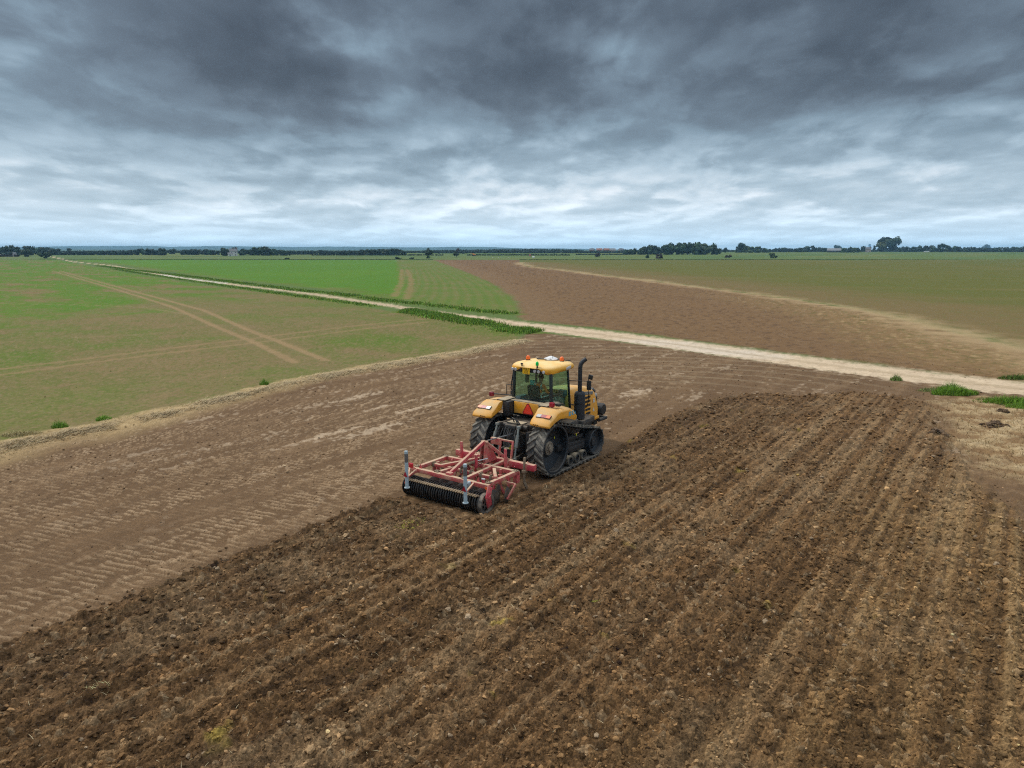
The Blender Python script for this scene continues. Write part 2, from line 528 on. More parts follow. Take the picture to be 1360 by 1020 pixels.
    row = np.sin(rr * 2 * np.pi / 1.9 + p2 * .8)
    g2 = mixc(g2, sstep(-.1, .9, row) * .45, (.085, .150, .028))
    g2 = mixc(g2, sstep(-.1, .9, -row) * .25 * (.4 + sstep(-.2, .3, p2)), (.21, .16, .09))
    g2 = mixc(g2, sstep(.0, .5, p2 + .2) * .3, (.20, .16, .085))
    gc = gc * (1 - part[..., None]) + g2 * part[..., None]
    for t in TRK_C:
        d = polyline_dist(x, y, t)
        gc = mixc(gc, (1 - sstep(.25, 1.0, d + n1 * .8 + n2 * .4)) * .6, (.26, .18, .10))
    col = col * (1 - wg[..., None]) + gc * wg[..., None]
    zone[sdg > 0] = 4
    # --- olive field on the right
    sdr = poly_sd(x, y, FIELD_R)
    wr = sstep(-.5, 3.5, sdr + far_rag * .5)
    rc = np.zeros(N + (3,)) + np.array((.116, .118, .034))
    streak = fbm(x * .012, y * .09 + x * .02, 4, 77)
    rc = mixc(rc, sstep(0, .45, streak) * .45, (.095, .118, .028))
    rc = mixc(rc, sstep(0, .45, -streak) * .45, (.165, .140, .055))
    dE = polyline_dist(x, y, EDGE_R)
    rc = mixc(rc, (1 - sstep(4, 40, dE + far_rag * 4)) * .75, (.185, .130, .070))
    rc = mixc(rc, sstep(.15, .5, fbm(x * 1.1, y * 1.1, 3, 79)) * .35, (.085, .135, .03))
    for t in HL_R:
        d = polyline_dist(x, y, t)
        rc = mixc(rc, (1 - sstep(.2, 1.1, d + n1 * .5)) * .5, (.26, .185, .105))
    col = col * (1 - wr[..., None]) + rc * wr[..., None]
    zone[sdr > 0] = 6
    # --- brown field beyond the track
    sdb = poly_sd(x, y, FIELD_B)
    wb = sstep(-.8, .8, sdb + far_rag * .25 + n1)
    bc = np.zeros(N + (3,)) + np.array((.175, .110, .060))
    bc = mixc(bc, sstep(-.1, .4, p2 + n2 * .4) * .35, (.150, .096, .058))
    bc = mixc(bc, sstep(.0, .5, nbig + p2 * .5) * .4, (.190, .125, .074))
    bc = mixc(bc, sstep(.02, .35, fbm(x * 1.6, y * 1.6, 4, 81)) * .65, (.085, .052, .030))
    bc = mixc(bc, sstep(.1, .4, fbm(x * 1.1, y * .8, 4, 82)) * .4, (.235, .16, .10))
    bc = mixc(bc, (1 - sstep(1, 9, polyline_dist(x, y, G((590, 347), (630, 362), (672, 392), (690, 410), (700, 425))) + far_rag)) * .4, (.21, .145, .088))
    # weedy, trampled corner near the right-hand edge
    weed = (1 - sstep(1, 16, dE + n1 * 4)) * sstep(-3, 5, sdb) * (1 - sstep(90, 150, r))
    wn = fbm(x * 1.4, y * 1.4, 4, 83)
    bc = mixc(bc, weed * .7, (.26, .18, .095))
    bc = mixc(bc, weed * sstep(.05, .35, wn), (.12, .105, .04))
    bc = mixc(bc, weed * sstep(.1, .4, -wn), (.34, .25, .145))
    col = col * (1 - wb[..., None]) + bc * wb[..., None]
    zone[sdb > 0] = 5
    pale = (1 - sstep(.0, 3.4 + r * .008 + 3.5 * (1 - sstep(45, 110, r)), dE + far_rag * 1.1 + n1 * 1.5 + n2)) * sstep(-.35, .25, fbm(x * .35, y * .35, 3, 85) + .15)
    col = mixc(col, pale * .80, (.40, .30, .185))
    # --- bare field between crop and worked soil
    BARE = STRAW + G((700, 440), (780, 449), (900, 464), (1000, 478), (1100, 491), (1200, 504), (1300, 516), (1380, 524)) + [(60, 30), (40, -60), (-60, -60), (-44, 5)]
    sdf = poly_sd(x, y, BARE)
    wf = sstep(-.45, .45, sdf + rag)
    fc = np.zeros(N + (3,)) + np.array((.148, .096, .058))
    a1 = fbm(u * .9, v * .10, 4, 91)
    fc = mixc(fc, sstep(-.05, .35, a1) * .55, (.190, .124, .074))
    fc = mixc(fc, sstep(.0, .4, -a1) * .45, (.120, .074, .042))
    # old track-lug prints: strips along the direction of work
    lug = np.zeros(N); strips = np.zeros(N)
    for (cu, hw, sgn) in ((-3.35, .75, 1), (-5.2, .7, -1), (-7.6, .55, 1), (-8.9, .8, -1), (-10.9, .5, 1), (-12.4, .8, -1), (-14.5, .6, 1), (-2.1, .5, -1), (-16.6, .7, -1), (-18.9, .5, 1), (-4.3, .45, 1), (-6.5, .5, 1), (-9.8, .5, 1), (-13.5, .5, 1)):
        du = u - cu - .35 * perlin(v * .05, v * 0 + cu, 3)
        s = 1 - sstep(hw * .8, hw * 1.15, np.abs(du) + .25 * n2)
        ph = (v - du * .30 + .09 * n2 + .05 * perlin(x * 4, y * 4, 93)) / .22
        bar = sstep(.0, .8, np.sin(ph * 2 * np.pi))
        lug = np.maximum(lug, s * bar); strips = np.maximum(strips, s)
    keep = sstep(-.50, -.02, fbm(u * .5, v * .13, 3, 95) + .25 * fbm(x * 1.3, y * 1.3, 2, 96)) * (1 - sstep(30, 60, r)) * (u < L_OLD - .1)
    lug *= keep * sstep(-.30, .25, n2 + .9 * perlin(x * 3.1, y * 3.1, 94) + .1)
    dust = fbm(u * .5, v * .09, 4, 99)
    fc = mixc(fc, strips * keep * .30, (.21, .145, .09))
    fc = mixc(fc, lug * (.55 + .45 * sstep(-.2, .4, dust)), (.36, .265, .18))
    fc = mixc(fc, strips * keep * (1 - np.clip(lug * 2, 0, 1)) * .40 * (1 - sstep(26, 46, r)), (.095, .058, .034))
    brk = fbm(x * 2.6, y * 2.6, 3, 103)
    patch = sstep(.14, .36, fbm(u * 1.1, v * .16, 4, 101) + .7 * brk + .04 * (r > 40))
    fc = mixc(fc, patch * .26, (.30, .21, .135))
    white = sstep(.36, .55, fbm(u * 1.1, v * .22, 3, 105) + .8 * fbm(x * 3, y * 3, 2, 107)) * sstep(14, 28, y)
    fc = mixc(fc, white * .45, (.50, .40, .30))
    for (px_, py_, a_, b_) in ((560, 541, 1.9, .22), (505, 541, 1.1, .22), (478, 527, 1.6, .3), (845, 522, 1.3, .5), (500, 570, 1.7, .3), (440, 576, 1.3, .22), (610, 470, 2.5, .6)):
        gx_, gy_ = gpt(px_, py_); pu_, pv_ = w2loc(gx_, gy_)
        q = ((v - pv_) / a_) ** 2 + ((u - pu_) / b_) ** 2
        fc = mixc(fc, (1 - sstep(.3, 1.3, q + brk * 3.6 + n2)) * .72, (.50, .40, .30))
    # headland arcs where the tractor swung round
    ac = gpt(900, 560)
    ra = np.hypot(x - ac[0], (y - ac[1]) * 1.0)
    arc = sstep(.72, .95, np.sin(ra * 2 * np.pi / 1.9 + n1 * 1.2)) * sstep(36, 42, y) * (x > 1)
    fc = mixc(fc, arc * .5, (.30, .235, .16))
    fc = mixc(fc, sstep(.25, .6, fbm(x * 5.3, y * 5.3, 2, 109)) * .5 * lod(.2), (.10, .068, .042))
    col = col * (1 - wf[..., None]) + fc * wf[..., None]
    zone[sdf > 0] = 2
    # --- straw-coloured margin between crop and bare field
    ds = polyline_dist(x, y, STRAW)
    side = np.where(sdf > 0, ds, -ds) + .35 * n1
    sw = sstep(-1.2, -.3, side + rag * .8) * (1 - sstep(.5, 1.9, (side + rag * .8) / (1 + .9 * (1 - sstep(26, 44, r))))) * (1 - sstep(44, 62, r) * .65)
    sc = np.zeros(N + (3,)) + np.array((.40, .30, .175))
    sc = mixc(sc, sstep(-.05, .4, n2) * .6, (.50, .39, .24))
    sc = mixc(sc, sstep(.1, .5, -n2) * .6, (.24, .165, .09))
    col = col * (1 - sw[..., None] * .92) + sc * (sw[..., None] * .92)
    zone[(sw > .5) & (r < 75)] = 8
    h += .07 * sw * (1 + n2)
    # --- farm track
    hw = .80 + 1.4 * sstep(-12, 6, x) + .25 * n1
    tw = 1 - sstep(-.55, .75, dtr - hw + n2 * 1.1 + .5 * n1)
    tc = np.zeros(N + (3,)) + np.array((.60, .49, .37))
    tc = mixc(tc, sstep(-.1, .35, fbm(x * .16, y * .5, 3, 111)) * .55, (.50, .40, .30))
    wh = polyline_dist(x, y, G((850, 452), (940, 463), (1010, 471)))
    tc = mixc(tc, (1 - sstep(.2, 2.6, wh + n1 * 2)) * .6, (.68, .62, .55))
    wh = polyline_dist(x, y, G((215, 365), (270, 372), (300, 376)))
    tc = mixc(tc, (1 - sstep(.6, 2.5, wh + n1)) * .8, (.74, .71, .67))
    mid_ = 1 - sstep(.25, .6, np.abs(dtr) + n2 * .3)
    tc = mixc(tc, mid_ * .35, (.26, .20, .12))
    tc = mixc(tc, sstep(.1, .5, fbm(x * 1.1, y * 2.3, 3, 113)) * .45, (.29, .215, .14))
    tw2 = tw * sstep(-0.6, .2, .75 - (x < gpt(700, 432)[0]) * sstep(.10, .45, n3 + .4 * n1) * .8)
    col = col * (1 - tw2[..., None]) + tc * tw2[..., None]
    zone[tw > .5] = 7
    h -= .05 * tw
    # grassy verges under the tufts
    vg = (1 - sstep(.7, 1.5, np.minimum(polyline_dist(x, y, VERGE_N), np.minimum(polyline_dist(x, y, VERGE_S1), polyline_dist(x, y, VERGE_S2))) + n2 * .5 - .0015 * r)) * (1 - tw * .6)
    col = mixc(col, vg * .8, (.10, .15, .03))
    # --- dry pale ground at the right
    sdp = poly_sd(x, y, PALE)
    l1p = clodn(x * 5, y * 5, 129)[0]
    wp = sstep(-1.0, .9, sdp + rag * 2.6 + .5 * fbm(x * 3, y * 3, 2, 125)) * (1 - tw)
    pc = np.zeros(N + (3,)) + np.array((.40, .305, .19))
    pn = fbm(x * .9, y * .9, 4, 121) - .10 + .35 * fbm(x * 4.3, y * 4.3, 3, 123)
    pc = mixc(pc, sstep(.0, .35, pn) * .6, (.50, .40, .27))
    pc = mixc(pc, sstep(-.02, .30, -pn) * .90, (.20, .125, .07))
    pc = mixc(pc, sstep(.05, .35, fbm(x * 3.3, y * 3.3, 3, 127)) * .5, (.26, .18, .10))
    col = col * (1 - wp[..., None]) + pc * wp[..., None]
    zone[(sdp > 0)] = 8
    h += wp * (.13 * pn + .05 * l1p)
    # --- worked soil
    sdc = poly_sd(x, y, CULT)
    sof = sstep(6, 11, u) * .55 + .02
    wc = sstep(-.10 - sof, .16 + sof, sdc + n2 * (.22 + sof * 1.6) + .1 * perlin(x * 5, y * 5, 131) + sof * 1.4 * n1)
    cc = np.zeros(N + (3,)) + np.array((.148, .090, .048))
    b1 = fbm(u * .75, v * .045, 4, 141)
    cc = mixc(cc, sstep(-.02, .35, b1) * .60, (.225, .152, .090))
    cc = mixc(cc, sstep(.0, .35, -b1) * .55, (.092, .054, .028))
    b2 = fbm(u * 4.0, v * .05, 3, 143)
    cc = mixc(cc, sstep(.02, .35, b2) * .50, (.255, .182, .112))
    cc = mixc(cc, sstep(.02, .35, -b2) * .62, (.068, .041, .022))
    fresh = (1 - sstep(2.2, 3.4, u - L_OLD + n1 * .5)) * (v < -3) + (1 - sstep(1.5, 4.0, u - L_NEW + n1)) * (v >= -3)
    cc = mixc(cc, fresh * .42, (.098, .062, .036))
    bare2 = sstep(.1, .4, fbm(x * .5, y * .5, 3, 145))
    cc = mixc(cc, bare2 * .35, (.240, .172, .108))
    grn = sstep(8.5, 13.0, u + n1 * 2) * (1 - sstep(2, 12, v))
    cc = mixc(cc, grn * (.15 + .25 * sstep(-.2, .3, b2)), (.235, .160, .080))
    cc = mixc(cc, sstep(.46, .62, fbm(x * .8, y * .8, 3, 147)) * .6, (.27, .215, .06))
    # lump-by-lump colour
    l1, r1 = clodn(x * 4.2, y * 4.2, 151)
    l2, r2 = clodn(x * 9.5 + l1, y * 9.5, 153)
    cc = cc * (1.02 + ((r1 - .5) * .6 * lod(.45) + (r2 - .5) * .7 * lod(.24)))[..., None]
    cc = mixc(cc, (r2 > .95) * .35 * lod(.16), (.36, .28, .19))
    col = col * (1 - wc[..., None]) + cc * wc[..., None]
    zone[sdc > 0] = 1
    # relief of the worked soil
    fur = .5 + .5 * np.sin((u + .12 * n1) * 2 * np.pi / .36)
    fur2 = perlin(u * 1.9, v * .12, 155)
    hc = .05 + .055 * fur + .045 * fur2 + .085 * l1 * (.35 + r1) * lod(.45) + .07 * l2 * (.3 + r2) * lod(.24) + .03 * n2
    if detail:
        l3, r3 = clodn(x * 19, y * 19, 157)
        hc += .030 * l3 * (.3 + r3) * lod(.12)
        cc3 = (r3 - .5) * .55 * lod(.14)
        col = col * (1 + cc3 * wc)[..., None]
    edge = np.exp(-((u - L_OLD - .25) / .28) ** 2) * (v < -4.6)
    hc += .07 * edge
    # trodden low beside and under the machines
    lowm = (1 - sstep(1.60, 2.0, u)) * sstep(-5.3, -4.6, v) * (1 - sstep(4.2, 5.2, v))
    hc = hc * (1 - .72 * lowm)
    h += wc * hc
    # gentle relief elsewhere
    soft = (1 - wc)
    h += soft * wf * (.02 * n2 + .045 * lug + .03 * n1 + .012 * l1 * sstep(-.1, .3, n2))
    h += soft * weed * .10 * np.maximum(wn, 0)
    h += (.10 * nbig + .05 * n3) * sstep(30, 120, r)
    h += far_rise(r)
    h += soft * .012 * fbm(x * 4.5, y * 4.5, 2, 161) * (r < 120)
    # micro speckle of the colour
    col = col * (1 + .16 * fbm(x * 7.1, y * 7.1, 2, 171) * lod(.25) + .10 * fbm(x * .9, y * .9, 3, 173))[..., None]
    lm = col.mean(-1, keepdims=True)
    col = (lm + (col - lm) * 1.17) * .86 * np.array((1.03, 1.0, .95))
    return h, np.clip(col, .01, .9), zone

def ground_height(x, y):
    return float(ground_eval(np.array([float(x)]), np.array([float(y)]))[0][0])

# --- one sheet of ground, finer near the camera, split into its fields
fine_az = np.radians(np.arange(-47, 47.001, 0.066))
co = np.radians(np.concatenate([np.arange(47.4, 60, .6), np.arange(60, 180, 4.0)]))
AZ = np.concatenate([-co[::-1], fine_az, co])
RF = [CAM_H / math.tan(math.radians(a)) for a in np.arange(44, 4.6, -0.062)]
RF += [CAM_H / math.tan(math.radians(a)) for a in np.arange(4.55, .42, -0.05)]
RN = [.4, 1.5, 3, 4.5, 6, 7]
RR = list(np.geomspace(RF[-1] * 1.06, 8600, 26))
RADII = np.array(RN + RF + RR)
A2, R2 = np.meshgrid(AZ, RADII)
# no visible lattice: nudge the points of the near part
jit = (R2 < 60) & (R2 > 7.5)
A2 = A2 + jit * rng.uniform(-.35, .35, A2.shape) * math.radians(.066) * (np.abs(A2) < math.radians(46))
gx_, gy_ = np.sin(A2) * R2, np.cos(A2) * R2
H_, C_, Z_ = [], [], []
CH = 120
for i in range(0, gx_.shape[0], CH):
    a, b, c = ground_eval(gx_[i:i + CH], gy_[i:i + CH])
    H_.append(a); C_.append(b); Z_.append(c)
GH = np.concatenate(H_); GC = np.concatenate(C_); GZ = np.concatenate(Z_)
nr, na = gx_.shape
V = np.stack([gx_, gy_, GH], -1).reshape(-1, 3)
VC = np.concatenate([GC.reshape(-1, 3), np.ones((nr * na, 1))], 1)
ii = np.arange(nr * na).reshape(nr, na)
q = np.stack([ii[:-1, :-1], ii[:-1, 1:], ii[1:, 1:], ii[1:, :-1]], -1).reshape(-1, 4)
q2 = np.stack([ii[:-1, -1], ii[:-1, 0], ii[1:, 0], ii[1:, -1]], -1).reshape(-1, 4)     # closes the ring behind
Q = np.concatenate([q, q2])
QZ = GZ.reshape(-1)[Q[:, 0]]

def np_mesh(name, verts, faces, colors=None, mat=None, smooth=False):
    me = bpy.data.meshes.new(name)
    nv, nf, k = len(verts), len(faces), faces.shape[1]
    me.vertices.add(nv); me.loops.add(nf * k); me.polygons.add(nf)
    me.vertices.foreach_set('co', np.ascontiguousarray(verts, np.float32).ravel())
    me.loops.foreach_set('vertex_index', np.ascontiguousarray(faces, np.int32).ravel())
    me.polygons.foreach_set('loop_start', np.arange(0, nf * k, k, dtype=np.int32))
    try: me.polygons.foreach_set('loop_total', np.full(nf, k, np.int32))
    except Exception: pass
    me.polygons.foreach_set('use_smooth', np.full(nf, smooth, bool))
    me.update(calc_edges=True)
    if colors is not None:
        at = me.color_attributes.new('Col', 'FLOAT_COLOR', 'POINT')
        at.data.foreach_set('color', np.ascontiguousarray(colors, np.float32).ravel())
    if mat: me.materials.append(mat)
    o = bpy.data.objects.new(name, me)
    COL.objects.link(o)
    return o

def soil_mat(name, bump=.5, rough=.95, fine_scale=22.0, speck=.35):
    m = bpy.data.materials.new(name); m.use_nodes = True
    T = NT(m.node_tree)
    b = T.n['Principled BSDF']
    at = T.new('ShaderNodeAttribute', attribute_name='Col')
    tc = T.new('ShaderNodeTexCoord')
    n = T.noise(tc.outputs['Object'], fine_scale, 4.0, .65)
    f = T.maprange(n, .3, .7, 1 - speck, 1 + speck)
    c = T.mix(1.0, at.outputs['Color'], T.comb(f, f, f), 'MULTIPLY')
    T.l.new(c, b.inputs['Base Color'])
    b.inputs['Roughness'].default_value = rough
    b.inputs['Specular IOR Level'].default_value = .15
    bp = T.new('ShaderNodeBump'); bp.inputs['Strength'].default_value = bump; bp.inputs['Distance'].default_value = .03
    T.l.new(n, bp.inputs['Height']); T.l.new(bp.outputs[0], b.inputs['Normal'])
    return m

M_SOIL = soil_mat('soil', .7, .95, 26.0, .42)
M_FIELD = soil_mat('field', .4, .95, 9.0, .22)
for k, nm in enumerate(ZN):
    sel = Q[QZ == k]
    if not len(sel): continue
    used, inv = np.unique(sel, return_inverse=True)
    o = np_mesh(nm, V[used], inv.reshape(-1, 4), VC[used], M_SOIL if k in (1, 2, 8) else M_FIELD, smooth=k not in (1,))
    tag(o, kind='structure')
# ================================================================ materials for the machines
def paint(name, col, rough=.45, dust=(.42, .32, .20), dust_top=.55, dust_all=.15, metal=0.0, scale=6.0, coat=0.0):
    """painted metal with dust lying on its upward faces and mud in patches"""
    m = bpy.data.materials.new(name); m.use_nodes = True
    T = NT(m.node_tree); b = T.n['Principled BSDF']
    tc = T.new('ShaderNodeTexCoord'); g = T.new('ShaderNodeNewGeometry')
    n = T.noise(tc.outputs['Object'], scale, 5.0, .6)
    n2 = T.noise(tc.outputs['Object'], scale * 5, 4.0, .6)
    s = T.new('ShaderNodeSeparateXYZ'); T.l.new(g.outputs['Normal'], s.inputs[0])
    upf = T.maprange(s.outputs[2], .35, .95, 0, dust_top, True)
    f = T.math('ADD', T.math('MULTIPLY', upf, T.maprange(n, .3, .6, .55, 1.15)), T.math('MULTIPLY', T.maprange(n, .42, .68, 0, 1), dust_all * 2))
    f = T.math('ADD', f, T.math('MULTIPLY', T.maprange(n2, .5, .75, 0, 1), dust_all), clamp=True)
    c = T.mix(f, col, dust)
    T.l.new(c, b.inputs['Base Color'])
    T.l.new(T.math('ADD', T.math('MULTIPLY', f, .9 - rough), rough, clamp=True), b.inputs['Roughness'])
    b.inputs['Metallic'].default_value = metal
    b.inputs['Coat Weight'].default_value = coat
    return m

def plain(name, col, rough=.6, metal=0.0, emit=None, spec=.5):
    m = bpy.data.materials.new(name); m.use_nodes = True
    T = NT(m.node_tree); b = T.n['Principled BSDF']
    tc = T.new('ShaderNodeTexCoord')
    n = T.noise(tc.outputs['Object'], 9.0, 3.0, .6)
    f = T.maprange(n, .3, .7, .88, 1.1)
    c = T.mix(1.0, col, T.comb(f, f, f), 'MULTIPLY')
    T.l.new(c, b.inputs['Base Color'])
    b.inputs['Roughness'].default_value = rough
    b.inputs['Metallic'].default_value = metal
    b.inputs['Specular IOR Level'].default_value = spec
    if emit:
        b.inputs['Emission Color'].default_value = (*col, 1); b.inputs['Emission Strength'].default_value = emit
    return m

M_YEL = paint('yellow paint', (.80, .35, .018), .40, dust=(.62, .43, .22), dust_top=.64, dust_all=.14, scale=3.0)
M_YELC = paint('yellow roof paint', (.84, .40, .025), .40, dust=(.84, .60, .28), dust_top=.80, dust_all=.04, scale=3.0)
M_BLK = paint('black paint', (.016, .017, .020), .5, dust=(.20, .15, .10), dust_top=.10, dust_all=.05)
M_DGREY = paint('dark cast metal', (.022, .023, .026), .6, dust=(.22, .165, .11), dust_top=.45, dust_all=.14, scale=4)
M_MUFF = paint('soot-black exhaust metal', (.018, .020, .026), .55, dust=(.1, .08, .06), dust_top=.05, dust_all=.02)
M_RUB = paint('dusty rubber', (.050, .050, .050), .85, dust=(.235, .205, .165), dust_top=.30, dust_all=.38, scale=5)
M_LUG = paint('dusty tread bars', (.085, .083, .076), .85, dust=(.30, .265, .21), dust_top=.35, dust_all=.42, scale=5)
M_RUBI = paint('track inner rubber', (.035, .038, .042), .7, dust=(.20, .19, .17), dust_top=.35, dust_all=.12, scale=5)
M_WHEEL = paint('dark blue-black wheel', (.018, .024, .032), .5, dust=(.2, .16, .12), dust_top=.25, dust_all=.05)
M_HUB = paint('dusty hub', (.20, .16, .12), .8, dust=(.42, .34, .25), dust_top=.4, dust_all=.35)
M_DUSTC = paint('dusty fender cover', (.05, .047, .042), .7, dust=(.42, .335, .225), dust_top=.92, dust_all=.2, scale=3)
M_LAMPR = plain('red lamp lens', (.34, .012, .03), .35)
M_LAMPO = plain('orange lamp lens', (.80, .13, .01), .35)
M_LAMPW = plain('clear lamp lens', (.48, .47, .47), .2)
M_AMBER = plain('amber beacon lens', (.90, .16, .015), .22)
M_GREEN = plain('green beacon lens', (.0, .52, .08), .22)
M_WHITE = plain('white plastic', (.74, .74, .73), .4)
M_SMV = plain('fluorescent red orange', (.95, .055, .02), .5)
M_SMVR = plain('dark red border', (.30, .02, .02), .5)
M_PLATE = plain('yellow number plate', (.90, .50, .01), .4)
M_CHAR = plain('black characters', (.012, .012, .012), .6)
M_DECALW = plain('white decal', (.62, .62, .60), .5)
M_DECALB = plain('light blue decal', (.10, .42, .60), .5)
M_ROD = paint('grey-green steel rod', (.20, .23, .22), .5, dust=(.3, .25, .18), dust_top=.4, dust_all=.2)
M_STEEL = plain('worn steel', (.45, .46, .47), .35, .8)
M_SEAT = plain('dark seat fabric', (.022, .032, .034), .9)
M_INT = plain('grey-teal cab plastic', (.09, .12, .12), .7)
M_CYAN = plain('pale screen face', (.20, .60, .62), .3)
M_MUDY = plain('dusty yellow inner panel', (.35, .26, .06), .6)

def glass_mat(name, tint, refl=1.0):
    m = bpy.data.materials.new(name); m.use_nodes = True
    T = NT(m.node_tree); T.n.clear()
    tr = T.new('ShaderNodeBsdfTransparent'); tr.inputs[0].default_value = (*tint, 1)
    gl = T.new('ShaderNodeBsdfGlossy'); gl.inputs['Roughness'].default_value = .03
    df = T.new('ShaderNodeBsdfDiffuse'); df.inputs[0].default_value = (.30, .27, .21, 1)
    gg = T.new('ShaderNodeNewGeometry')
    ci = T.math('ABSOLUTE', T.vmath('DOT_PRODUCT', gg.outputs['Incoming'], gg.outputs['Normal']))
    fr = T.math('MULTIPLY_ADD', T.math('POWER', T.math('SUBTRACT', 1.0, ci, clamp=True), 5.0), .96, .04)
    tc = T.new('ShaderNodeTexCoord')
    n = T.noise(tc.outputs['Object'], 3.0, 4, .6)
    mx = T.new('ShaderNodeMixShader'); T.l.new(T.math('MULTIPLY', fr, refl, clamp=True), mx.inputs[0])
    T.l.new(tr.outputs[0], mx.inputs[1]); T.l.new(gl.outputs[0], mx.inputs[2])
    m2 = T.new('ShaderNodeMixShader'); T.l.new(T.maprange(n, .4, .75, .005, .06), m2.inputs[0])
    T.l.new(mx.outputs[0], m2.inputs[1]); T.l.new(df.outputs[0], m2.inputs[2])
    o = T.new('ShaderNodeOutputMaterial'); T.l.new(m2.outputs[0], o.inputs[0])
    return m
M_GLASS = glass_mat('green tinted glass', (.78, .94, .87))
# ================================================================ SCATTERED CLODS, STRAW, GRASS
def ico(sub):
    bm = bmesh.new(); bmesh.ops.create_icosphere(bm, subdivisions=sub, radius=1.0)
    v = np.array([p.co[:] for p in bm.verts]); f = np.array([[q.index for q in p.verts] for p in bm.faces]); bm.free()
    return v, f
ICO1, ICO2 = ico(1), ico(2)
def qsphere():
    bm = bmesh.new(); bmesh.ops.create_cube(bm, size=1.0)
    bmesh.ops.subdivide_edges(bm, edges=bm.edges[:], cuts=1, use_grid_fill=True)
    v = np.array([p.co[:] for p in bm.verts]); v /= np.linalg.norm(v, axis=1)[:, None]
    f = np.array([[q.index for q in p.verts] for p in bm.faces]); bm.free()
    return v, f
QSPH = qsphere()

def rot_rand(n):
    q = rng.normal(size=(n, 4)); q /= np.linalg.norm(q, axis=1)[:, None]
    w, x, y, z = q.T
    return np.stack([np.stack([1 - 2 * (y * y + z * z), 2 * (x * y - z * w), 2 * (x * z + y * w)], -1),
                     np.stack([2 * (x * y + z * w), 1 - 2 * (x * x + z * z), 2 * (y * z - x * w)], -1),
                     np.stack([2 * (x * z - y * w), 2 * (y * z + x * w), 1 - 2 * (x * x + y * y)], -1)], 1)

def lumps(pos, size, colr, base, flat=.7, sink=.25):
    bv, bf = base
    n, m = len(pos), len(bv)
    # a few differently knocked shapes
    K = 14
    shp = []
    for k in range(K):
        d = bv * np.array([1, rng.uniform(.6, .95), rng.uniform(.5, .8)])
        d = d * (1 + .42 * perlin(bv[:, 0] * 1.3 + k * 7.1, bv[:, 1] * 1.3 + bv[:, 2] * 1.7, 300 + k) + rng.uniform(-.17, .17, (m, 1))[:, 0])[:, None]
        shp.append(d)
    shp = np.array(shp)
    v = shp[rng.integers(0, K, n)] * size[:, None, None]
    v = np.einsum('nij,nmj->nmi', rot_rand(n), v)
    v[:, :, 2] *= flat
    v = v + pos[:, None, :]
    v[:, :, 2] += (size * (flat * .75 - sink))[:, None]
    f = (bf[None] + (np.arange(n) * m)[:, None, None]).reshape(-1, 3)
    c = np.repeat(np.concatenate([colr, np.ones((n, 1))], 1), m, 0)
    return v.reshape(-1, 3), f, c

def ring_points(r0, r1, dens, amax=46):
    a = math.radians(amax)
    n = int(dens * a * (r1 * r1 - r0 * r0))
    r = np.sqrt(rng.uniform(r0 * r0, r1 * r1, n)); t = rng.uniform(-a, a, n)
    return r * np.sin(t), r * np.cos(t)

vs_, fs_, cs_ = [], [], []; off = 0
for (r0, r1, dens, s0, s1, base) in ((8.3, 13, 150, .018, .055, ICO1), (13, 19, 80, .024, .068, ICO1), (19, 30, 34, .034, .085, ICO1), (30, 50, 12, .05, .11, ICO1), (8.3, 22, 7, .045, .085, ICO2), (22, 48, 1.6, .07, .12, ICO1)):
    x, y = ring_points(r0, r1, dens)
    sd = poly_sd(x, y, CULT); u, v = w2loc(x, y)
    keep = (sd > .05) | ((sd > -.9) & (rng.uniform(0, 1, len(x)) < .10))
    keep &= ~((u < 1.75) & (v > -4.6) & (v < 5.2))
    # clods lie in drifts
    keep &= rng.uniform(-.45, .75, len(x)) < (.25 + fbm(x * .9, y * .9, 3, 401) + .5 * fbm(u * 1.8, v * .12, 2, 403))
    x, y = x[keep], y[keep]
    hh, cc, zz = ground_eval(x, y)
    size = s0 * (s1 / s0) ** (rng.uniform(0, 1, len(x)) ** 1.7)
    g = rng.normal(0, 1, (len(x), 1))
    col = cc * np.exp(.25 * g + .27)
    stone = rng.uniform(0, 1, len(x)) < .022
    col[stone] = np.array((.30, .215, .135)) * np.exp(.22 * g[stone])
    damp = rng.uniform(0, 1, len(x)) < .25
    col[damp & ~stone] *= .62
    P_, F_, C_2 = lumps(np.stack([x, y, hh], -1), size, np.clip(col, .01, .7), base)
    vs_.append(P_); fs_.append(F_ + off); cs_.append(C_2); off += len(P_)
M_CLOD = soil_mat('clod', .6, .95, 40.0, .30)
tag(np_mesh('soil_clods', np.concatenate(vs_), np.concatenate(fs_), np.concatenate(cs_), M_CLOD, smooth=False), 'brown soil clods and pebbles scattered over the worked soil', 'soil clods', kind='stuff')

vs_, fs_, cs_ = [], [], []; off = 0
for (r0, r1, dens, s0, s1, ma) in ((12, 24, 7, .010, .032, 46), (24, 55, 2.2, .022, .06, 46)):
    x, y = ring_points(r0, r1, dens, ma)
    k = (poly_sd(x, y, CULT) < -.15) & ((poly_sd(x, y, FIELD_L) < -.3) | (rng.uniform(0, 1, len(x)) < .10)) & (polyline_dist(x, y, TRACKC) > 1.5)
    u, v = w2loc(x, y); k &= ~((np.abs(u) < 1.8) & (v > -5.5) & (v < 5.5))
    x, y = x[k], y[k]; hh, cc, zz = ground_eval(x, y)
    size = s0 * (s1 / s0) ** (rng.uniform(0, 1, len(x)) ** 2)
    P_, F_, C_2 = lumps(np.stack([x, y, hh], -1), size, np.clip(cc * np.exp(.4 * rng.normal(0, 1, (len(x), 1))), .01, .7), ICO1)
    vs_.append(P_); fs_.append(F_ + off); cs_.append(C_2); off += len(P_)
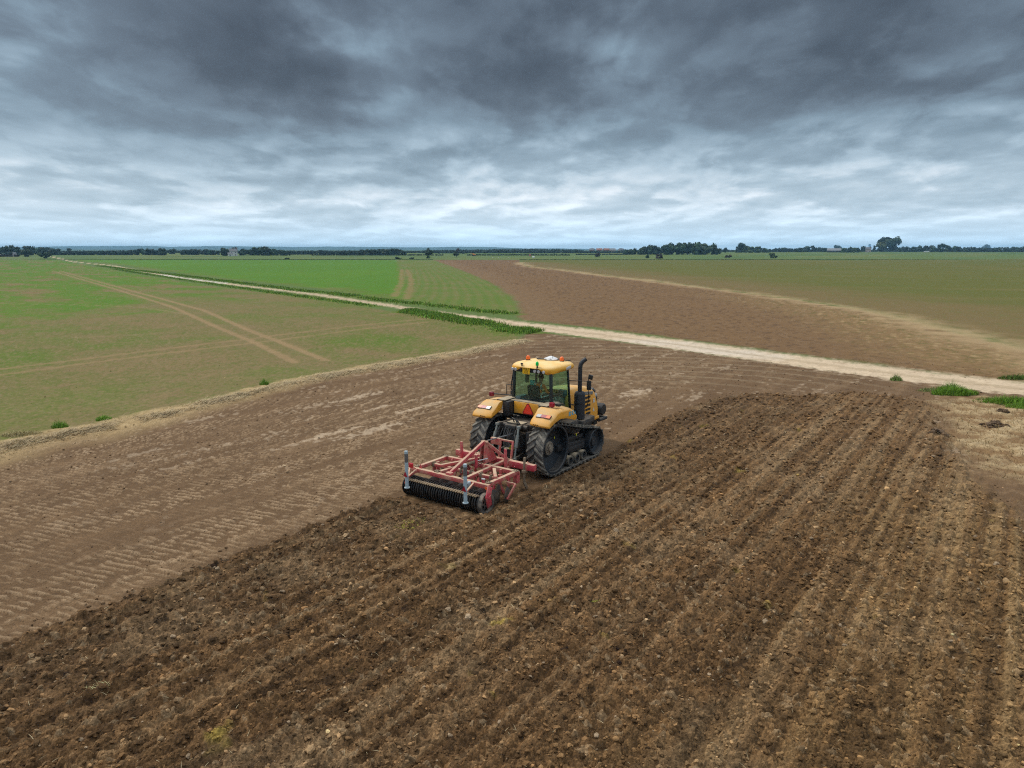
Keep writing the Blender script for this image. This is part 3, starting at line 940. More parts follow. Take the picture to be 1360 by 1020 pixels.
tag(np_mesh('loose_crumbs', np.concatenate(vs_), np.concatenate(fs_), np.concatenate(cs_), M_CLOD, smooth=False), 'loose crumbs of soil lying on the bare unworked ground', 'soil crumbs', kind='stuff')

def blades(x, y, z, hgt, wid, lean, col, name, mat, label, cat, lay=None):
    n = len(x)
    a = rng.uniform(0, 2 * math.pi, n); b = rng.uniform(0, 2 * math.pi, n)
    if lay is not None:
        b = lay[0] + lay[1] * rng.normal(0, 1, n); a = b + math.pi / 2
    wx, wy = np.cos(a) * wid * .5, np.sin(a) * wid * .5
    lx, ly = np.cos(b) * lean * hgt, np.sin(b) * lean * hgt
    hz2 = hgt * (np.sqrt(np.clip(1 - lean ** 2, .03, 1)))
    p = np.stack([x, y, z], -1)
    v0 = p + np.stack([-wx, -wy, 0 * x], -1); v1 = p + np.stack([wx, wy, 0 * x], -1)
    md = p + np.stack([lx * .4, ly * .4, hz2 * .6], -1)
    v2 = md + np.stack([wx * .8, wy * .8, 0 * x], -1); v3 = md - np.stack([wx * .8, wy * .8, 0 * x], -1)
    v4 = p + np.stack([lx, ly, hz2], -1) + np.stack([wx, wy, 0 * x], -1) * .2
    v5 = p + np.stack([lx, ly, hz2], -1) - np.stack([wx, wy, 0 * x], -1) * .2
    V_ = np.stack([v0, v1, v2, v3, v4, v5], 1).reshape(-1, 3)
    i = np.arange(n)[:, None] * 6
    F_ = np.concatenate([i + np.array([0, 1, 2, 3]), i + np.array([3, 2, 4, 5])])
    C_2 = np.repeat(np.concatenate([np.clip(col, .005, .8), np.ones((n, 1))], 1), 6, 0)
    return V_, F_, C_2

def leaf_mat(name, trans=.25):
    m = bpy.data.materials.new(name); m.use_nodes = True
    T = NT(m.node_tree); b = T.n['Principled BSDF']
    at = T.new('ShaderNodeAttribute', attribute_name='Col')
    tc = T.new('ShaderNodeTexCoord')
    n = T.noise(tc.outputs['Object'], 2.0, 3.0, .6)
    f = T.maprange(n, .3, .7, .8, 1.2)
    c = T.mix(1.0, at.outputs['Color'], T.comb(f, f, f), 'MULTIPLY')
    T.l.new(c, b.inputs['Base Color'])
    b.inputs['Roughness'].default_value = .7
    b.inputs['Specular IOR Level'].default_value = .2
    return m
M_GRASS = leaf_mat('grass blades')
M_STRAW = leaf_mat('straw')

def line_points(pts, n, spread):
    seg = [math.hypot(b[0] - a[0], b[1] - a[1]) for a, b in zip(pts[:-1], pts[1:])]
    k = rng.choice(len(seg), n, p=np.array(seg) / sum(seg)); t = rng.uniform(0, 1, n)
    A = np.array(pts)
    p = A[k] + (A[k + 1] - A[k]) * t[:, None]
    d = (A[k + 1] - A[k]); d = d / np.linalg.norm(d, axis=1)[:, None]
    return p + np.stack([-d[:, 1], d[:, 0]], -1) * rng.normal(0, 1, (n, 1)) * spread

def ghz(x, y): return ground_eval(x, y)[0]

def verge(pts, n, spread, hgt, name_seed):
    p = line_points(pts, n, spread); x, y = p.T
    m = fbm(x * .22, y * .22, 3, name_seed)
    r = np.hypot(x, y)
    keep = rng.uniform(-.35, .35, n) < m + .12
    x, y, m, r = x[keep], y[keep], m[keep], r[keep]
    h = hgt * (1 - .45 * sstep(90, 200, r)) * (.55 + .9 * np.clip(m + .4, 0, 1)) * rng.uniform(.6, 1.15, len(x))
    c = np.array((.140, .240, .032)) * np.exp(.45 * rng.normal(0, 1, (len(x), 1)))
    c[:, 0] *= np.exp(.25 * rng.normal(0, 1, len(x)))
    return blades(x, y, ghz(x, y) - .02, h, .020 + .0006 * r, rng.uniform(.1, .8, len(x)), c, '', None, '', '')

def joinv(parts, name, mat, label, cat, kind='stuff', group=None):
    V_, F_, C_2, o_ = [], [], [], 0
    for a, b, c in parts:
        V_.append(a); F_.append(b + o_); C_2.append(c); o_ += len(a)
    ob = np_mesh(name, np.concatenate(V_), np.concatenate(F_), np.concatenate(C_2), mat, smooth=False)
    return tag(ob, label, cat, group, kind)
joinv([verge(VERGE_N, 44000, .8, .34, 501), verge(VERGE_S1, 16000, .65, .28, 503), verge(VERGE_S2, 32000, .8, .36, 505)],
      'verge_grass', M_GRASS, 'thick dark green grass growing along both sides of the pale farm track', 'grass')

def patch_blades(px, py, rx, ry, n, hgt, colr, wid=.02, lean=(.1, .8), var=.28):
    """a clump standing where the photograph shows it; rx, ry in metres"""
    cx_, cy_ = gpt(px, py)
    t = rng.uniform(0, 2 * math.pi, n); q = np.sqrt(rng.uniform(0, 1, n))
    x, y = cx_ + np.cos(t) * q * rx, cy_ + np.sin(t) * q * ry
    h = hgt * (1.1 - q * .75) * rng.uniform(.6, 1.1, n)
    c = np.array(colr) * np.exp(var * rng.normal(0, 1, (n, 1)))
    return blades(x, y, ghz(x, y) - .01, h, np.full(n, wid), rng.uniform(*lean, n), c, '', None, '', '')
LG = (.150, .270, .028)
def clump(name, label, cat, *pp, group=None, mat=None):
    return joinv([patch_blades(*p) for p in pp], name, mat or M_GRASS, label, cat, kind=None, group=group)
clump('grass_tussock', 'bright green grass tussock beside the right end of the farm track, left one of two', 'grass tussock', (1268, 524, 1.25, .45, 1500, .62, LG, .022), (1262, 521, .7, .5, 500, .75, LG, .022), (1245, 519, 1.1, .5, 350, .3, (.16, .22, .06), .03), group='green tussocks by the track')
clump('grass_tussock', 'bright green grass tussock at the right frame edge below the farm track', 'grass tussock', (1340, 536, 1.3, .55, 1500, .50, LG, .022), (1362, 542, .9, .6, 700, .45, LG, .022), (1318, 534, 1.0, .5, 300, .3, (.18, .22, .06), .02), group='green tussocks by the track')
clump('grass_tussock', 'small green tussock above the farm track at the right frame edge', 'grass tussock', (1352, 503, 1.2, .5, 700, .35, (.08, .13, .02), .03), group='green tussocks by the track')
clump('weed', 'small dull green weed alone on the lower edge of the farm track', 'weed', (1190, 505, .35, .3, 300, .45, (.20, .27, .07), .022))
clump('weed', 'bushy green weed beside the straw margin, lowest of the three at left', 'weed', (80, 568, .32, .28, 380, .42, (.17, .30, .04), .018), group='weeds on the straw margin')
clump('weed', 'round green weed on the straw margin, middle one of the three', 'weed', (138, 558, .36, .26, 380, .32, (.18, .32, .04), .018), group='weeds on the straw margin')
clump('weed', 'narrow dark green weed standing upright in the crop above the straw margin', 'weed', (351, 512, .25, .22, 300, .45, (.15, .27, .035), .02), group='weeds on the straw margin')
clump('dry_grass_clump', 'dry yellow-brown grass clump with green tips at the left end of the straw margin', 'grass clump', (30, 578, .85, .4, 900, .30, (.38, .31, .15), .016, (.4, .97)), mat=M_STRAW)
clump('yellow_weeds', 'yellow-green pulled-up weeds lying on the fresh soil behind the ring roller', 'weeds', (540, 706, .35, .3, 260, .12, (.30, .27, .04), .02, (.7, .98)), (552, 700, .3, .25, 120, .10, (.28, .26, .06), .02, (.7, .98)))
clump('yellow_weeds', 'small yellow-green weed lying in the middle of the worked soil', 'weeds', (789, 806, .12, .09, 90, .07, (.42, .44, .07), .02, (.6, .98)))
clump('straw_wisp', 'pale wisp of torn straw on the worked soil at the lower left', 'straw', (130, 925, .22, .16, 46, .20, (.50, .45, .22), .010, (.8, .99)), mat=M_STRAW)
# straw and dead stems lying about
x, y = ring_points(8.3, 34, 5.0)
sd = poly_sd(x, y, CULT); u, v = w2loc(x, y)
k = (sd > 0) & ~((u < 1.75) & (v > -4.6) & (v < 5.2)); x, y = x[k], y[k]
n = len(x); r = np.hypot(x, y)
c = np.array((.42, .34, .20)) * np.exp(.25 * rng.normal(0, 1, (n, 1)))
A_ = blades(x, y, ghz(x, y) + .03, rng.uniform(.03, .13, n), .004 + .00035 * r, rng.uniform(.85, .999, n), c, '', None, '', '')
joinv([A_], 'straw_litter', M_STRAW, 'pale bits of straw lying among the clods', 'straw')
# bleached straw along the margin
p = line_points(STRAW, 60000, .42)
x, y = p.T
dirp = fbm(x * .5, y * .5, 3, 511)
k = (np.hypot(x, y) < 75) & (rng.uniform(-.4, .4, len(x)) < dirp * 1.3 - .02); x, y = x[k], y[k]
n = len(x); r = np.hypot(x, y)
off_ = np.array(RX) * .45
x = x + off_[0] * 1.0; y = y + off_[1] * 1.0
c = np.array((.46, .35, .20)) * np.exp(.16 * rng.normal(0, 1, (n, 1)))
g_ = rng.uniform(0, 1, n) < .08; c[g_] = (.16, .17, .05)
joinv([blades(x, y, ghz(x, y) - .01, rng.uniform(.10, .32, n), .005 + .00035 * r, rng.uniform(.86, .995, n), c, '', None, '', '', lay=(math.radians(15), .55))], 'margin_straw', M_STRAW, 'bleached flattened straw along the edge of the crop', 'straw')
# straw, tufts and dug clods on the dry ground at the right
x, y = ring_points(24, 42, 60, 44)
sd = poly_sd(x, y, PALE); dn = fbm(x * .9, y * .9, 4, 121)
k = (sd > -.4) & (rng.uniform(-.3, .5, len(x)) < dn + .15); x, y = x[k], y[k]; n = len(x)
c = np.array((.44, .34, .19)) * np.exp(.28 * rng.normal(0, 1, (n, 1)))
g_ = rng.uniform(0, 1, n) < .10; c[g_] = (.15, .16, .05)
joinv([blades(x, y, ghz(x, y) - .01, rng.uniform(.10, .40, n), .016, rng.uniform(.7, .99, n), c, '', None, '', '', lay=(math.radians(200), .8))], 'dry_grass', M_STRAW, 'flattened dry grass on the pale ground at the right', 'dry grass')
def heap(px, py, rad, n, s0, s1, label):
    cx_, cy_ = gpt(px, py)
    t = rng.uniform(0, 2 * math.pi, n); q = rng.uniform(0, 1, n) ** .7
    x, y = cx_ + np.cos(t) * q * rad, cy_ + np.sin(t) * q * rad * .7
    z = ghz(x, y) + (1 - q) * rad * .32 - .02
    size = rng.uniform(s0, s1, n)
    col = np.array((.125, .082, .050)) * np.exp(.4 * rng.normal(0, 1, (n, 1)))
    V_, F_, C_2 = lumps(np.stack([x, y, z], -1), size, col, ICO1)
    return tag(np_mesh('soil_heap', V_, F_, C_2, M_CLOD), label, 'soil heap', 'dark soil heaps on the dry ground')
heap(1330, 548, .26, 34, .08, .15, 'upright dark turf lump highest on the pale dry ground at the right')
heap(1320, 566, .6, 70, .05, .12, 'wide mound of dark clods standing in for a dark hole just below the upright turf lump')  # mound of dark clods added in place of a dark hole
heap(1246, 580, .45, 22, .08, .15, 'row of big broken clods at the edge of the worked soil, below the left tussock')

# ================================================================ DISTANCE
def far_pt(px, py):
    """where the line of sight meets the gently rising far ground"""
    d = px_dir(px, py); best = None
    r = 50.0
    hd = math.hypot(d.x, d.y)
    while r < 10500:
        z = CAM_H + d.z / hd * r
        if z <= float(far_rise(r)): break
        r *= 1.006
    return Vector((d.x / hd * r, d.y / hd * r, float(far_rise(r)))), r

def crown_mesh(name, w, h, col, nl=9, nq=320, leaf=.8, seed=1, shape='round', z0=.12, depth=None, var=.25):
    R_ = np.random.default_rng(seed)
    depth = depth or w
    L = []
    for k in range(nl):
        for _ in range(40):
            a = R_.uniform(-1, 1, 3)
            if a @ a < 1: break
        if shape == 'cone':
            tz = R_.uniform(0, 1); wid = (1 - tz * .88)
            c = np.array([a[0] * w * .30 * wid, a[1] * depth * .30 * wid, h * (z0 + (1 - z0) * tz * .88)]); rr = w * .26 * wid + .10 * w
        elif shape == 'strip':
            c = np.array([a[0] * 1.0 * w * .48, a[1] * depth * .3, h * (z0 + (.85 - z0) * R_.uniform(.2, .78))]); rr = h * R_.uniform(.20, .34)
        elif shape == 'full':
            tz = R_.uniform(.12, .78); wd = 1 - 1.3 * max(0, tz - .45) ** 1.3
            c = np.array([a[0] * w * .36 * wd, a[1] * depth * .36 * wd, h * tz]); rr = min(h, w) * R_.uniform(.20, .28)
        else:
            c = np.array([a[0] * w * .33, a[1] * depth * .33, h * (z0 + (1 - z0) * .5) + a[2] * h * (1 - z0) * .30]); rr = min(w, h) * R_.uniform(.17, .27)
        L.append((c, rr))
    V_, F_, C_2, o_ = [], [], [], 0
    bv, bf = QSPH
    for c, rr in L:
        t = R_.uniform(.85, 1.15)
        v = bv * rr * .80 * np.array([1.15, 1.15, .9]) + c
        V_.append(v)
        F_.append(bf + o_); o_ += len(v)
        C_2.append(np.repeat(np.array([[*(np.array(col) * t), 1]]), len(v), 0))
    n = nq
    k = R_.integers(0, nl, n)
    cen = np.array([L[i][0] for i in k]); rad = np.array([L[i][1] for i in k])
    lc = np.exp(var * R_.normal(0, 1, nl))[k]
    d = R_.normal(size=(n, 3)); d /= np.linalg.norm(d, axis=1)[:, None]
    pos = cen + d * (rad * R_.uniform(.72, 1.12, n))[:, None] * np.array([1.15, 1.15, .95])
    nn = d + R_.normal(size=(n, 3)) * .45; nn /= np.linalg.norm(nn, axis=1)[:, None]
    t1 = np.cross(nn, R_.normal(size=(n, 3))); t1 /= np.linalg.norm(t1, axis=1)[:, None]
    t2 = np.cross(nn, t1)
    s = leaf * R_.uniform(.5, 1.2, n)[:, None]
    quad_ = np.stack([pos - t1 * s - t2 * s * .6, pos + t1 * s * .7 - t2 * s, pos + t1 * s + t2 * s * .7, pos - t1 * s * .6 + t2 * s], 1).reshape(-1, 3)
    V_.append(quad_); F_.append(np.arange(n * 4).reshape(-1, 4) + o_)
    cc = np.array(col) * (lc * np.exp(.22 * R_.normal(0, 1, n)))[:, None]
    C_2.append(np.repeat(np.concatenate([cc, np.ones((n, 1))], 1), 4, 0))
    V_ = np.concatenate(V_); V_[:, 2] = np.maximum(V_[:, 2], 0.0)
    return V_, np.concatenate(F_), np.concatenate(C_2)

M_LEAF = leaf_mat('foliage')
M_BARK = plain('bark', (.05, .04, .03), .9)
# ---- single trees, bushes, woods, houses, placed on the rising far ground
DK, MD, OL, BR, WL, BL = (.030, .052, .024), (.042, .075, .026), (.060, .085, .026), (.060, .045, .032), (.085, .105, .035), (.030, .055, .038)
def mpp(r, px): return r * math.cos(math.atan((px - CX) / F_PX)) / F_PX
def plant(kind, px, by, wpx, hpx, col, label, cat, group=None, shape='round', seed=None, trunk=True, nq=None, z0=.10, name=None, tops=None):
    P0, r = far_pt(px, by)
    k = mpp(r, px); w, h = wpx * k * 1.06, hpx * k
    seed = seed or int(px * 7 + by)
    root = empty(name or kind, P0, 0, label, cat, group)
    if z0 <= 0 and shape == 'round': shape = 'full'
    v, f, c = crown_mesh('crown', w, h, col, nl=10 if wpx > 9 else 7, nq=nq or int(140 + 16 * wpx), leaf=max(.45, min(w, h) * .075), seed=seed, shape=shape, z0=z0)
    o = np_mesh('crown', v, f, c, M_LEAF, smooth=False); o.parent = root
    if trunk:
        t = MB(); t.tube([(0, 0, -.3), (w * .01, 0, h * .2), (-w * .01, 0, h * .5), (w * .03, 0, h * .72)], [w * .035 + .12, w * .028 + .08, w * .02 + .05, w * .01], 8)
        t.tube([(0, 0, h * .25), (w * .16, w * .05, h * .55)], [w * .015 + .03, .02], 6); t.tube([(0, 0, h * .28), (-w * .17, -w * .04, h * .52)], [w * .015 + .03, .02], 6)
        t.build('trunk', M_BARK, root, smooth=60)
    return root
def belt_of_trees(name, x0, x1, by, prof, col, label, kind='stuff', cat='trees', seed=3, dens=1.0, thick=1.0, var=.25):
    """a strip of wood seen as one mass; prof = [(px, height px), ...]"""
    R_ = np.random.default_rng(seed)
    V_, F_, C_2, o_ = [], [], [], 0
    px = x0
    hs = np.array(prof)
    while px < x1:
        hp = float(np.interp(px, hs[:, 0], hs[:, 1])) * R_.uniform(.86, 1.10)
        P0, r = far_pt(px, by + R_.uniform(-.15, .15)); k = mpp(r, px)
        wp = max(2.0, hp * R_.uniform(.42, .75))
        cc = np.array(col) * np.exp(var * R_.normal()) * np.array([np.exp(.15 * R_.normal()), 1, 1])
        v, f, c = crown_mesh('', wp * k * 1.25, hp * k, cc, nl=6, nq=int(90 * dens), leaf=max(.6, hp * k * .07), seed=int(R_.integers(1e6)), z0=.0, shape='full', depth=wp * k * 1.5 * thick)
        v = v + np.array(P0) + np.array([0, R_.uniform(0, 14) * thick, -.2])
        V_.append(v); F_.append(f + o_); C_2.append(c); o_ += len(v)
        px += wp * R_.uniform(.20, .42)
    ob = np_mesh(name, np.concatenate(V_), np.concatenate(F_), np.concatenate(C_2), M_LEAF, smooth=False)
    return tag(ob, label, cat, None, kind)

# the big pair and the farm at the right
plant('tree', 1181, 334.4, 26, 21.5, DK, 'tallest dark green tree on the right horizon, behind the pale olive willow', 'tree', seed=9, nq=1100, z0=0)
plant('willow_tree', 1172, 334.6, 15, 14.5, WL, 'paler olive-green willow standing just in front of the tallest dark tree at right', 'tree', nq=520, z0=.02)
plant('conifer', 1154.5, 331.5, 5.2, 9.0, BL, 'narrow dark conifer right behind the little pinkish house', 'tree', shape='cone', z0=0)
plant('conifer', 1160.5, 334.4, 6, 9.0, BL, 'dark pointed tree between the pinkish house and the willow', 'tree', shape='cone', z0=0)
plant('tree', 1146, 334.8, 9, 8.5, DK, 'dark tree hugging the left side of the little pinkish house', 'tree', z0=0)
plant('tree', 1112, 333.0, 10, 8.5, DK, 'dark low tree directly behind the grey barn roof', 'tree', z0=0)
belt_of_trees('hedge', 1119, 1143, 335.4, [(1119, 6), (1130, 8), (1143, 7)], MD, 'mid green garden hedge between the grey barn and the pinkish house', None, 'hedge', 21, dens=.9, thick=.4)
belt_of_trees('far_woodland', 1068, 1102, 334.6, [(1068, 6.5), (1078, 9), (1090, 7), (1102, 6)], BL, 'low dark far woodland left of the grey barn', 'stuff', 'woodland', 22)
belt_of_trees('far_woodland', 1196, 1375, 334.8, [(1196, 7), (1215, 8), (1230, 11), (1240, 9.5), (1256, 12), (1262, 9), (1290, 7), (1310, 6.5), (1335, 7), (1375, 8)], BL, 'long dark hedged woodland along the right horizon', 'stuff', 'woodland', 23, dens=1.1)
plant('tree', 1309, 332.5, 8, 8.5, BL, 'round grey-green tree poking above the right far woodland', 'tree', z0=0)
# the wood right of centre
belt_of_trees('wood', 831, 958, 338.4, [(831, 6), (845, 9), (860, 11.5), (880, 14), (905, 16.5), (935, 17.5), (950, 15), (958, 9)], (.034, .062, .028), 'large dark green wood with a rising tree line, right of centre', 'stuff', 'wood', 31, dens=2.2, thick=2.0, var=.18)
plant('tree', 942, 337.0, 8, 11.5, MD, 'lighter tree with a gap of sky at the right end of the large wood', 'tree', z0=.15)
plant('tree', 964, 335.6, 9, 7.0, DK, 'small dark tree in the gap between the large wood and the next group', 'tree', z0=0)
plant('tree', 985, 335.4, 18, 13.0, DK, 'broad dark tree just right of the large wood, highest of its group', 'tree', nq=520, z0=0)
belt_of_trees('wood', 992, 1023, 335.6, [(992, 9), (1005, 9.5), (1023, 6)], MD, 'short row of green trees right of the broad dark tree', 'stuff', 'wood', 32, dens=1.2)
belt_of_trees('far_woodland', 1022, 1070, 335.0, [(1022, 4), (1040, 7), (1055, 6), (1070, 8)], BL, 'thin far woodland above the dark round bush at right', 'stuff', 'woodland', 33)
for (px, by, w, h, col, lab) in ((794, 342.2, 7.5, 6.0, BR, 'brown bare-looking bush standing alone at the field end left of the large wood'),
                                 (860, 343.0, 7, 4.6, MD, 'small dark green bush in front of the large wood, left of the brown bush'),
                                 (875, 343.6, 13, 6.2, BR, 'wide brown-green bush in front of the middle of the large wood'),
                                 (967.5, 342.8, 10, 4.8, BR, 'low brown bush at the field end right of the large wood'),
                                 (1026.5, 343.0, 14.5, 7.2, OL, 'rounded olive-green bush at the field end, widest of the bushes right of the wood')):
    plant('bush', px, by, w, h, col, lab, 'bush', group='bushes along the far field end', trunk=False, z0=-.1)
# middle
plant('tree', 569.5, 341.4, 11.5, 11.0, DK, 'round dark tree standing alone in the middle of the far field edge', 'tree', nq=460)
plant('bush', 568.5, 343.2, 6, 4.0, MD, 'little green bush at the foot of the lone round tree', 'bush', trunk=False, z0=-.1)
plant('tree', 606, 341.8, 8.5, 7.5, DK, 'small round dark tree right of the lone round tree, beside the brown field corner', 'tree', z0=.05)
plant('tree', 608.5, 338.0, 6.5, 8.5, BR, 'grey-brown tree behind the small round dark tree', 'tree')
plant('tree', 614, 337.5, 8, 4.5, BL, 'low bluish tree right beside the grey-brown tree', 'tree', z0=0)
plant('bush', 527, 344.0, 12, 2.6, DK, 'low wide dark bush on the far field edge left of the lone round tree', 'bush', trunk=False, z0=-.2, shape='strip')
plant('bush', 548, 344.2, 9, 2.6, DK, 'low dark bush nearest the lone round tree on its left', 'bush', trunk=False, z0=-.2, shape='strip')
plant('bush', 381, 344.2, 7, 2.2, OL, 'tiny low bush on the far edge of the bright green field', 'bush', trunk=False, z0=-.2, shape='strip')
belt_of_trees('wood', 447, 537, 339.0, [(447, 5), (455, 7), (470, 6.5), (480, 8.8), (500, 8), (520, 9.5), (530, 9), (537, 5)], DK, 'low dark wood left of the lone round tree', 'stuff', 'wood', 41, dens=1.6)
belt_of_trees('far_woodland', 381, 447, 338.2, [(381, 5), (400, 5), (430, 6.5), (437, 3.5), (447, 4)], BL, 'thin bluish woodland between the two dark woods', 'stuff', 'woodland', 42)
belt_of_trees('wood', 318, 382, 339.4, [(318, 9), (330, 10.5), (352, 12.5), (362, 10), (372, 8), (382, 7)], DK, 'dark rounded wood right of the white house', 'stuff', 'wood', 43, dens=1.8)
def hedge_line(x0, x1, by, hpx, label, wob=0, seed=5):
    R_ = np.random.default_rng(seed); V_, F_, C_2, o_ = [], [], [], 0
    px = x0
    while px < x1:
        P0, r = far_pt(px, by); k = mpp(r, px)
        v, f, c = crown_mesh('', 3.2 * k, hpx * k * R_.uniform(.8, 1.1), np.array(DK) * .9, nl=4, nq=60, leaf=.5, seed=int(R_.integers(1e6)), shape='strip', z0=0, depth=2.5)
        V_.append(v + np.array(P0)); F_.append(f + o_); C_2.append(c); o_ += len(v); px += 2.3
    return tag(np_mesh('hedge', np.concatenate(V_), np.concatenate(F_), np.concatenate(C_2), M_LEAF), label, 'hedge', 'clipped hedges across the far fields')
hedge_line(415, 588, 339.4, 1.8, 'thin dark hedge running behind the lone round tree', seed=6)
hedge_line(622, 756, 339.4, 1.9, 'thin dark hedge behind the far end of the brown field', seed=7)
hedge_line(765, 832, 338.6, 1.6, 'thin dark hedge leading to the left end of the large wood', seed=8)
# left
belt_of_trees('wood', -30, 26, 339.6, [(-30, 12), (0, 13.5), (14, 15), (22, 12), (26, 7)], (.030, .055, .034), 'tall dark wood at the left frame edge', 'stuff', 'wood', 51, dens=1.6, thick=2)
belt_of_trees('wood', 34, 66, 338.6, [(34, 10), (50, 12), (60, 11), (66, 7)], (.030, .055, .036), 'bluish wood behind the two bushes at left', 'stuff', 'wood', 52, dens=1.4, thick=2)
plant('bush', 35, 341.0, 26, 9.5, (.036, .052, .022), 'broad dark rounded bush, left one of the pair near the start of the farm track', 'bush', trunk=False, nq=700, z0=-.05)
plant('bush', 61.5, 343.4, 22, 8.2, (.034, .058, .020), 'rounded green bush right at the far start of the farm track', 'bush', trunk=False, nq=700, z0=-.05)
belt_of_trees('hedge', -20, 22, 341.0, [(-20, 3), (22, 3)], BR, 'low brown hedge under the left wood', None, 'hedge', 53, dens=.6, thick=.3)
belt_of_trees('far_woodland', 66, 208, 338.8, [(66, 6), (80, 4), (91, 6), (98, 5), (110, 5), (140, 6), (160, 5.5), (172, 7), (185, 10), (200, 9), (208, 7)], BL, 'long low dark woodland between the left bushes and the round dark tree', 'stuff', 'woodland', 54, dens=.9)
plant('tree', 91.5, 338.0, 6.5, 9.0, BL, 'flat-topped bluish tree rising above the far woodland at left', 'tree')
plant('tree', 215.5, 339.2, 12.5, 10.2, DK, 'round dark tree standing out left of the small bluish tree', 'tree', nq=460, z0=0)
plant('tree', 229.5, 337.4, 10, 7.8, BL, 'small bluish tree right of the round dark tree', 'tree', z0=0)
belt_of_trees('far_woodland', 237, 287, 338.6, [(237, 6.5), (252, 8.5), (262, 8), (272, 8), (280, 7), (287, 8)], BL, 'row of dark pointed trees left of the white house', 'stuff', 'woodland', 55, dens=1.3)
plant('tree', 298, 339.8, 19, 12.5, DK, 'wide dark tree against the left side of the white house', 'tree', nq=640, z0=0)
plant('tree', 312, 334.5, 8, 6.5, DK, 'dark tree top showing above the roof of the white house', 'tree')
# mixed bluish farmland trees further off
R9 = np.random.default_rng(77)
for (x0, x1, by, pf, lab, sd_) in ((60, 560, 336.0, [(60, 3), (200, 4), (300, 3), (420, 3.5), (560, 3)], 'hazy belt of far trees along the left horizon', 61),
                               (560, 840, 336.4, [(560, 4), (600, 3), (640, 5), (700, 4), (760, 5.5), (780, 2.5), (825, 2.5), (840, 5)], 'hazy belt of far trees along the middle horizon', 62),
                               (840, 1375, 334.4, [(840, 3), (1100, 3), (1375, 3.5)], 'hazy belt of far trees along the right horizon', 63)):
    belt_of_trees('far_woodland', x0, x1, by, pf, (.034, .058, .040), lab, 'stuff', 'woodland', sd_, dens=.45, thick=2)
belt_of_trees('far_woodland', 560, 835, 335.2, [(560, 3), (640, 4.5), (660, 5), (735, 5.5), (770, 4), (780, 2), (822, 2), (835, 5)], (.036, .060, .044), 'second hazy belt of trees behind the far hedge', 'stuff', 'woodland', 64, dens=.5, thick=3)
for px, h_, lab in ((583, 5, 'tiny pointed far tree left of the grey-brown tree'), (588, 4.5, 'tiny far tree next to the pointed one'), (677, 4.5, 'tiny far tree on the middle horizon'), (736, 5, 'far tree rising at the left end of the distant village')):
    plant('tree', px, 337.0, 3.6, h_, BL, lab, 'tree', nq=90, trunk=False, z0=0)
# low hills
def hill(name, x0, x1, dist, prof, col, label):
    n = 90; V_, F_ = [], []
    pf = np.array(prof)
    for i in range(n):
        px = x0 + (x1 - x0) * i / (n - 1)
        a = math.atan((px - CX) / F_PX)
        yy = np.interp(px, pf[:, 0], pf[:, 1]) + .35 * float(perlin(np.array([px * .09]), np.array([dist * .01]), 9)[0]) + .25 * float(perlin(np.array([px * .4]), np.array([3.3]), 9)[0])
        zt = CAM_H + (HOR - yy) / F_PX * dist
        for j, (dr, q) in enumerate(((-900, 0), (-450, .6), (0, 1), (600, .8), (1400, .0))):
            D = dist + dr
            V_.append((D * math.tan(a), D, far_rise(D) - 1 + (zt - far_rise(D)) * q if q else far_rise(D) - 2))
    for i in range(n - 1):
        for j in range(4): F_.append((i * 5 + j, (i + 1) * 5 + j, (i + 1) * 5 + j + 1, i * 5 + j + 1))
    V_ = np.array(V_); c = np.zeros((len(V_), 4)); c[:, 3] = 1
    nz = fbm(V_[:, 0] * .004, V_[:, 1] * .004, 3, 701)[:, None]
    c[:, :3] = np.array(col) * (1 + nz * .9)
    return tag(np_mesh(name, V_, np.array(F_), c, M_FIELD, smooth=True), kind='structure')
hill('hills', -150, 860, 7200, [(-150, 328), (60, 328), (90, 327), (210, 326.6), (230, 328), (290, 326.8), (340, 327.2), (400, 328), (455, 327.4), (560, 328.6), (612, 327.6), (650, 328), (700, 330), (740, 329.8), (860, 332)], (.05, .085, .05), '')
hill('hills', -150, 1500, 5200, [(-150, 331), (100, 330.6), (300, 331), (560, 332), (760, 331.8), (1000, 332), (1500, 331)], (.045, .075, .04), '')

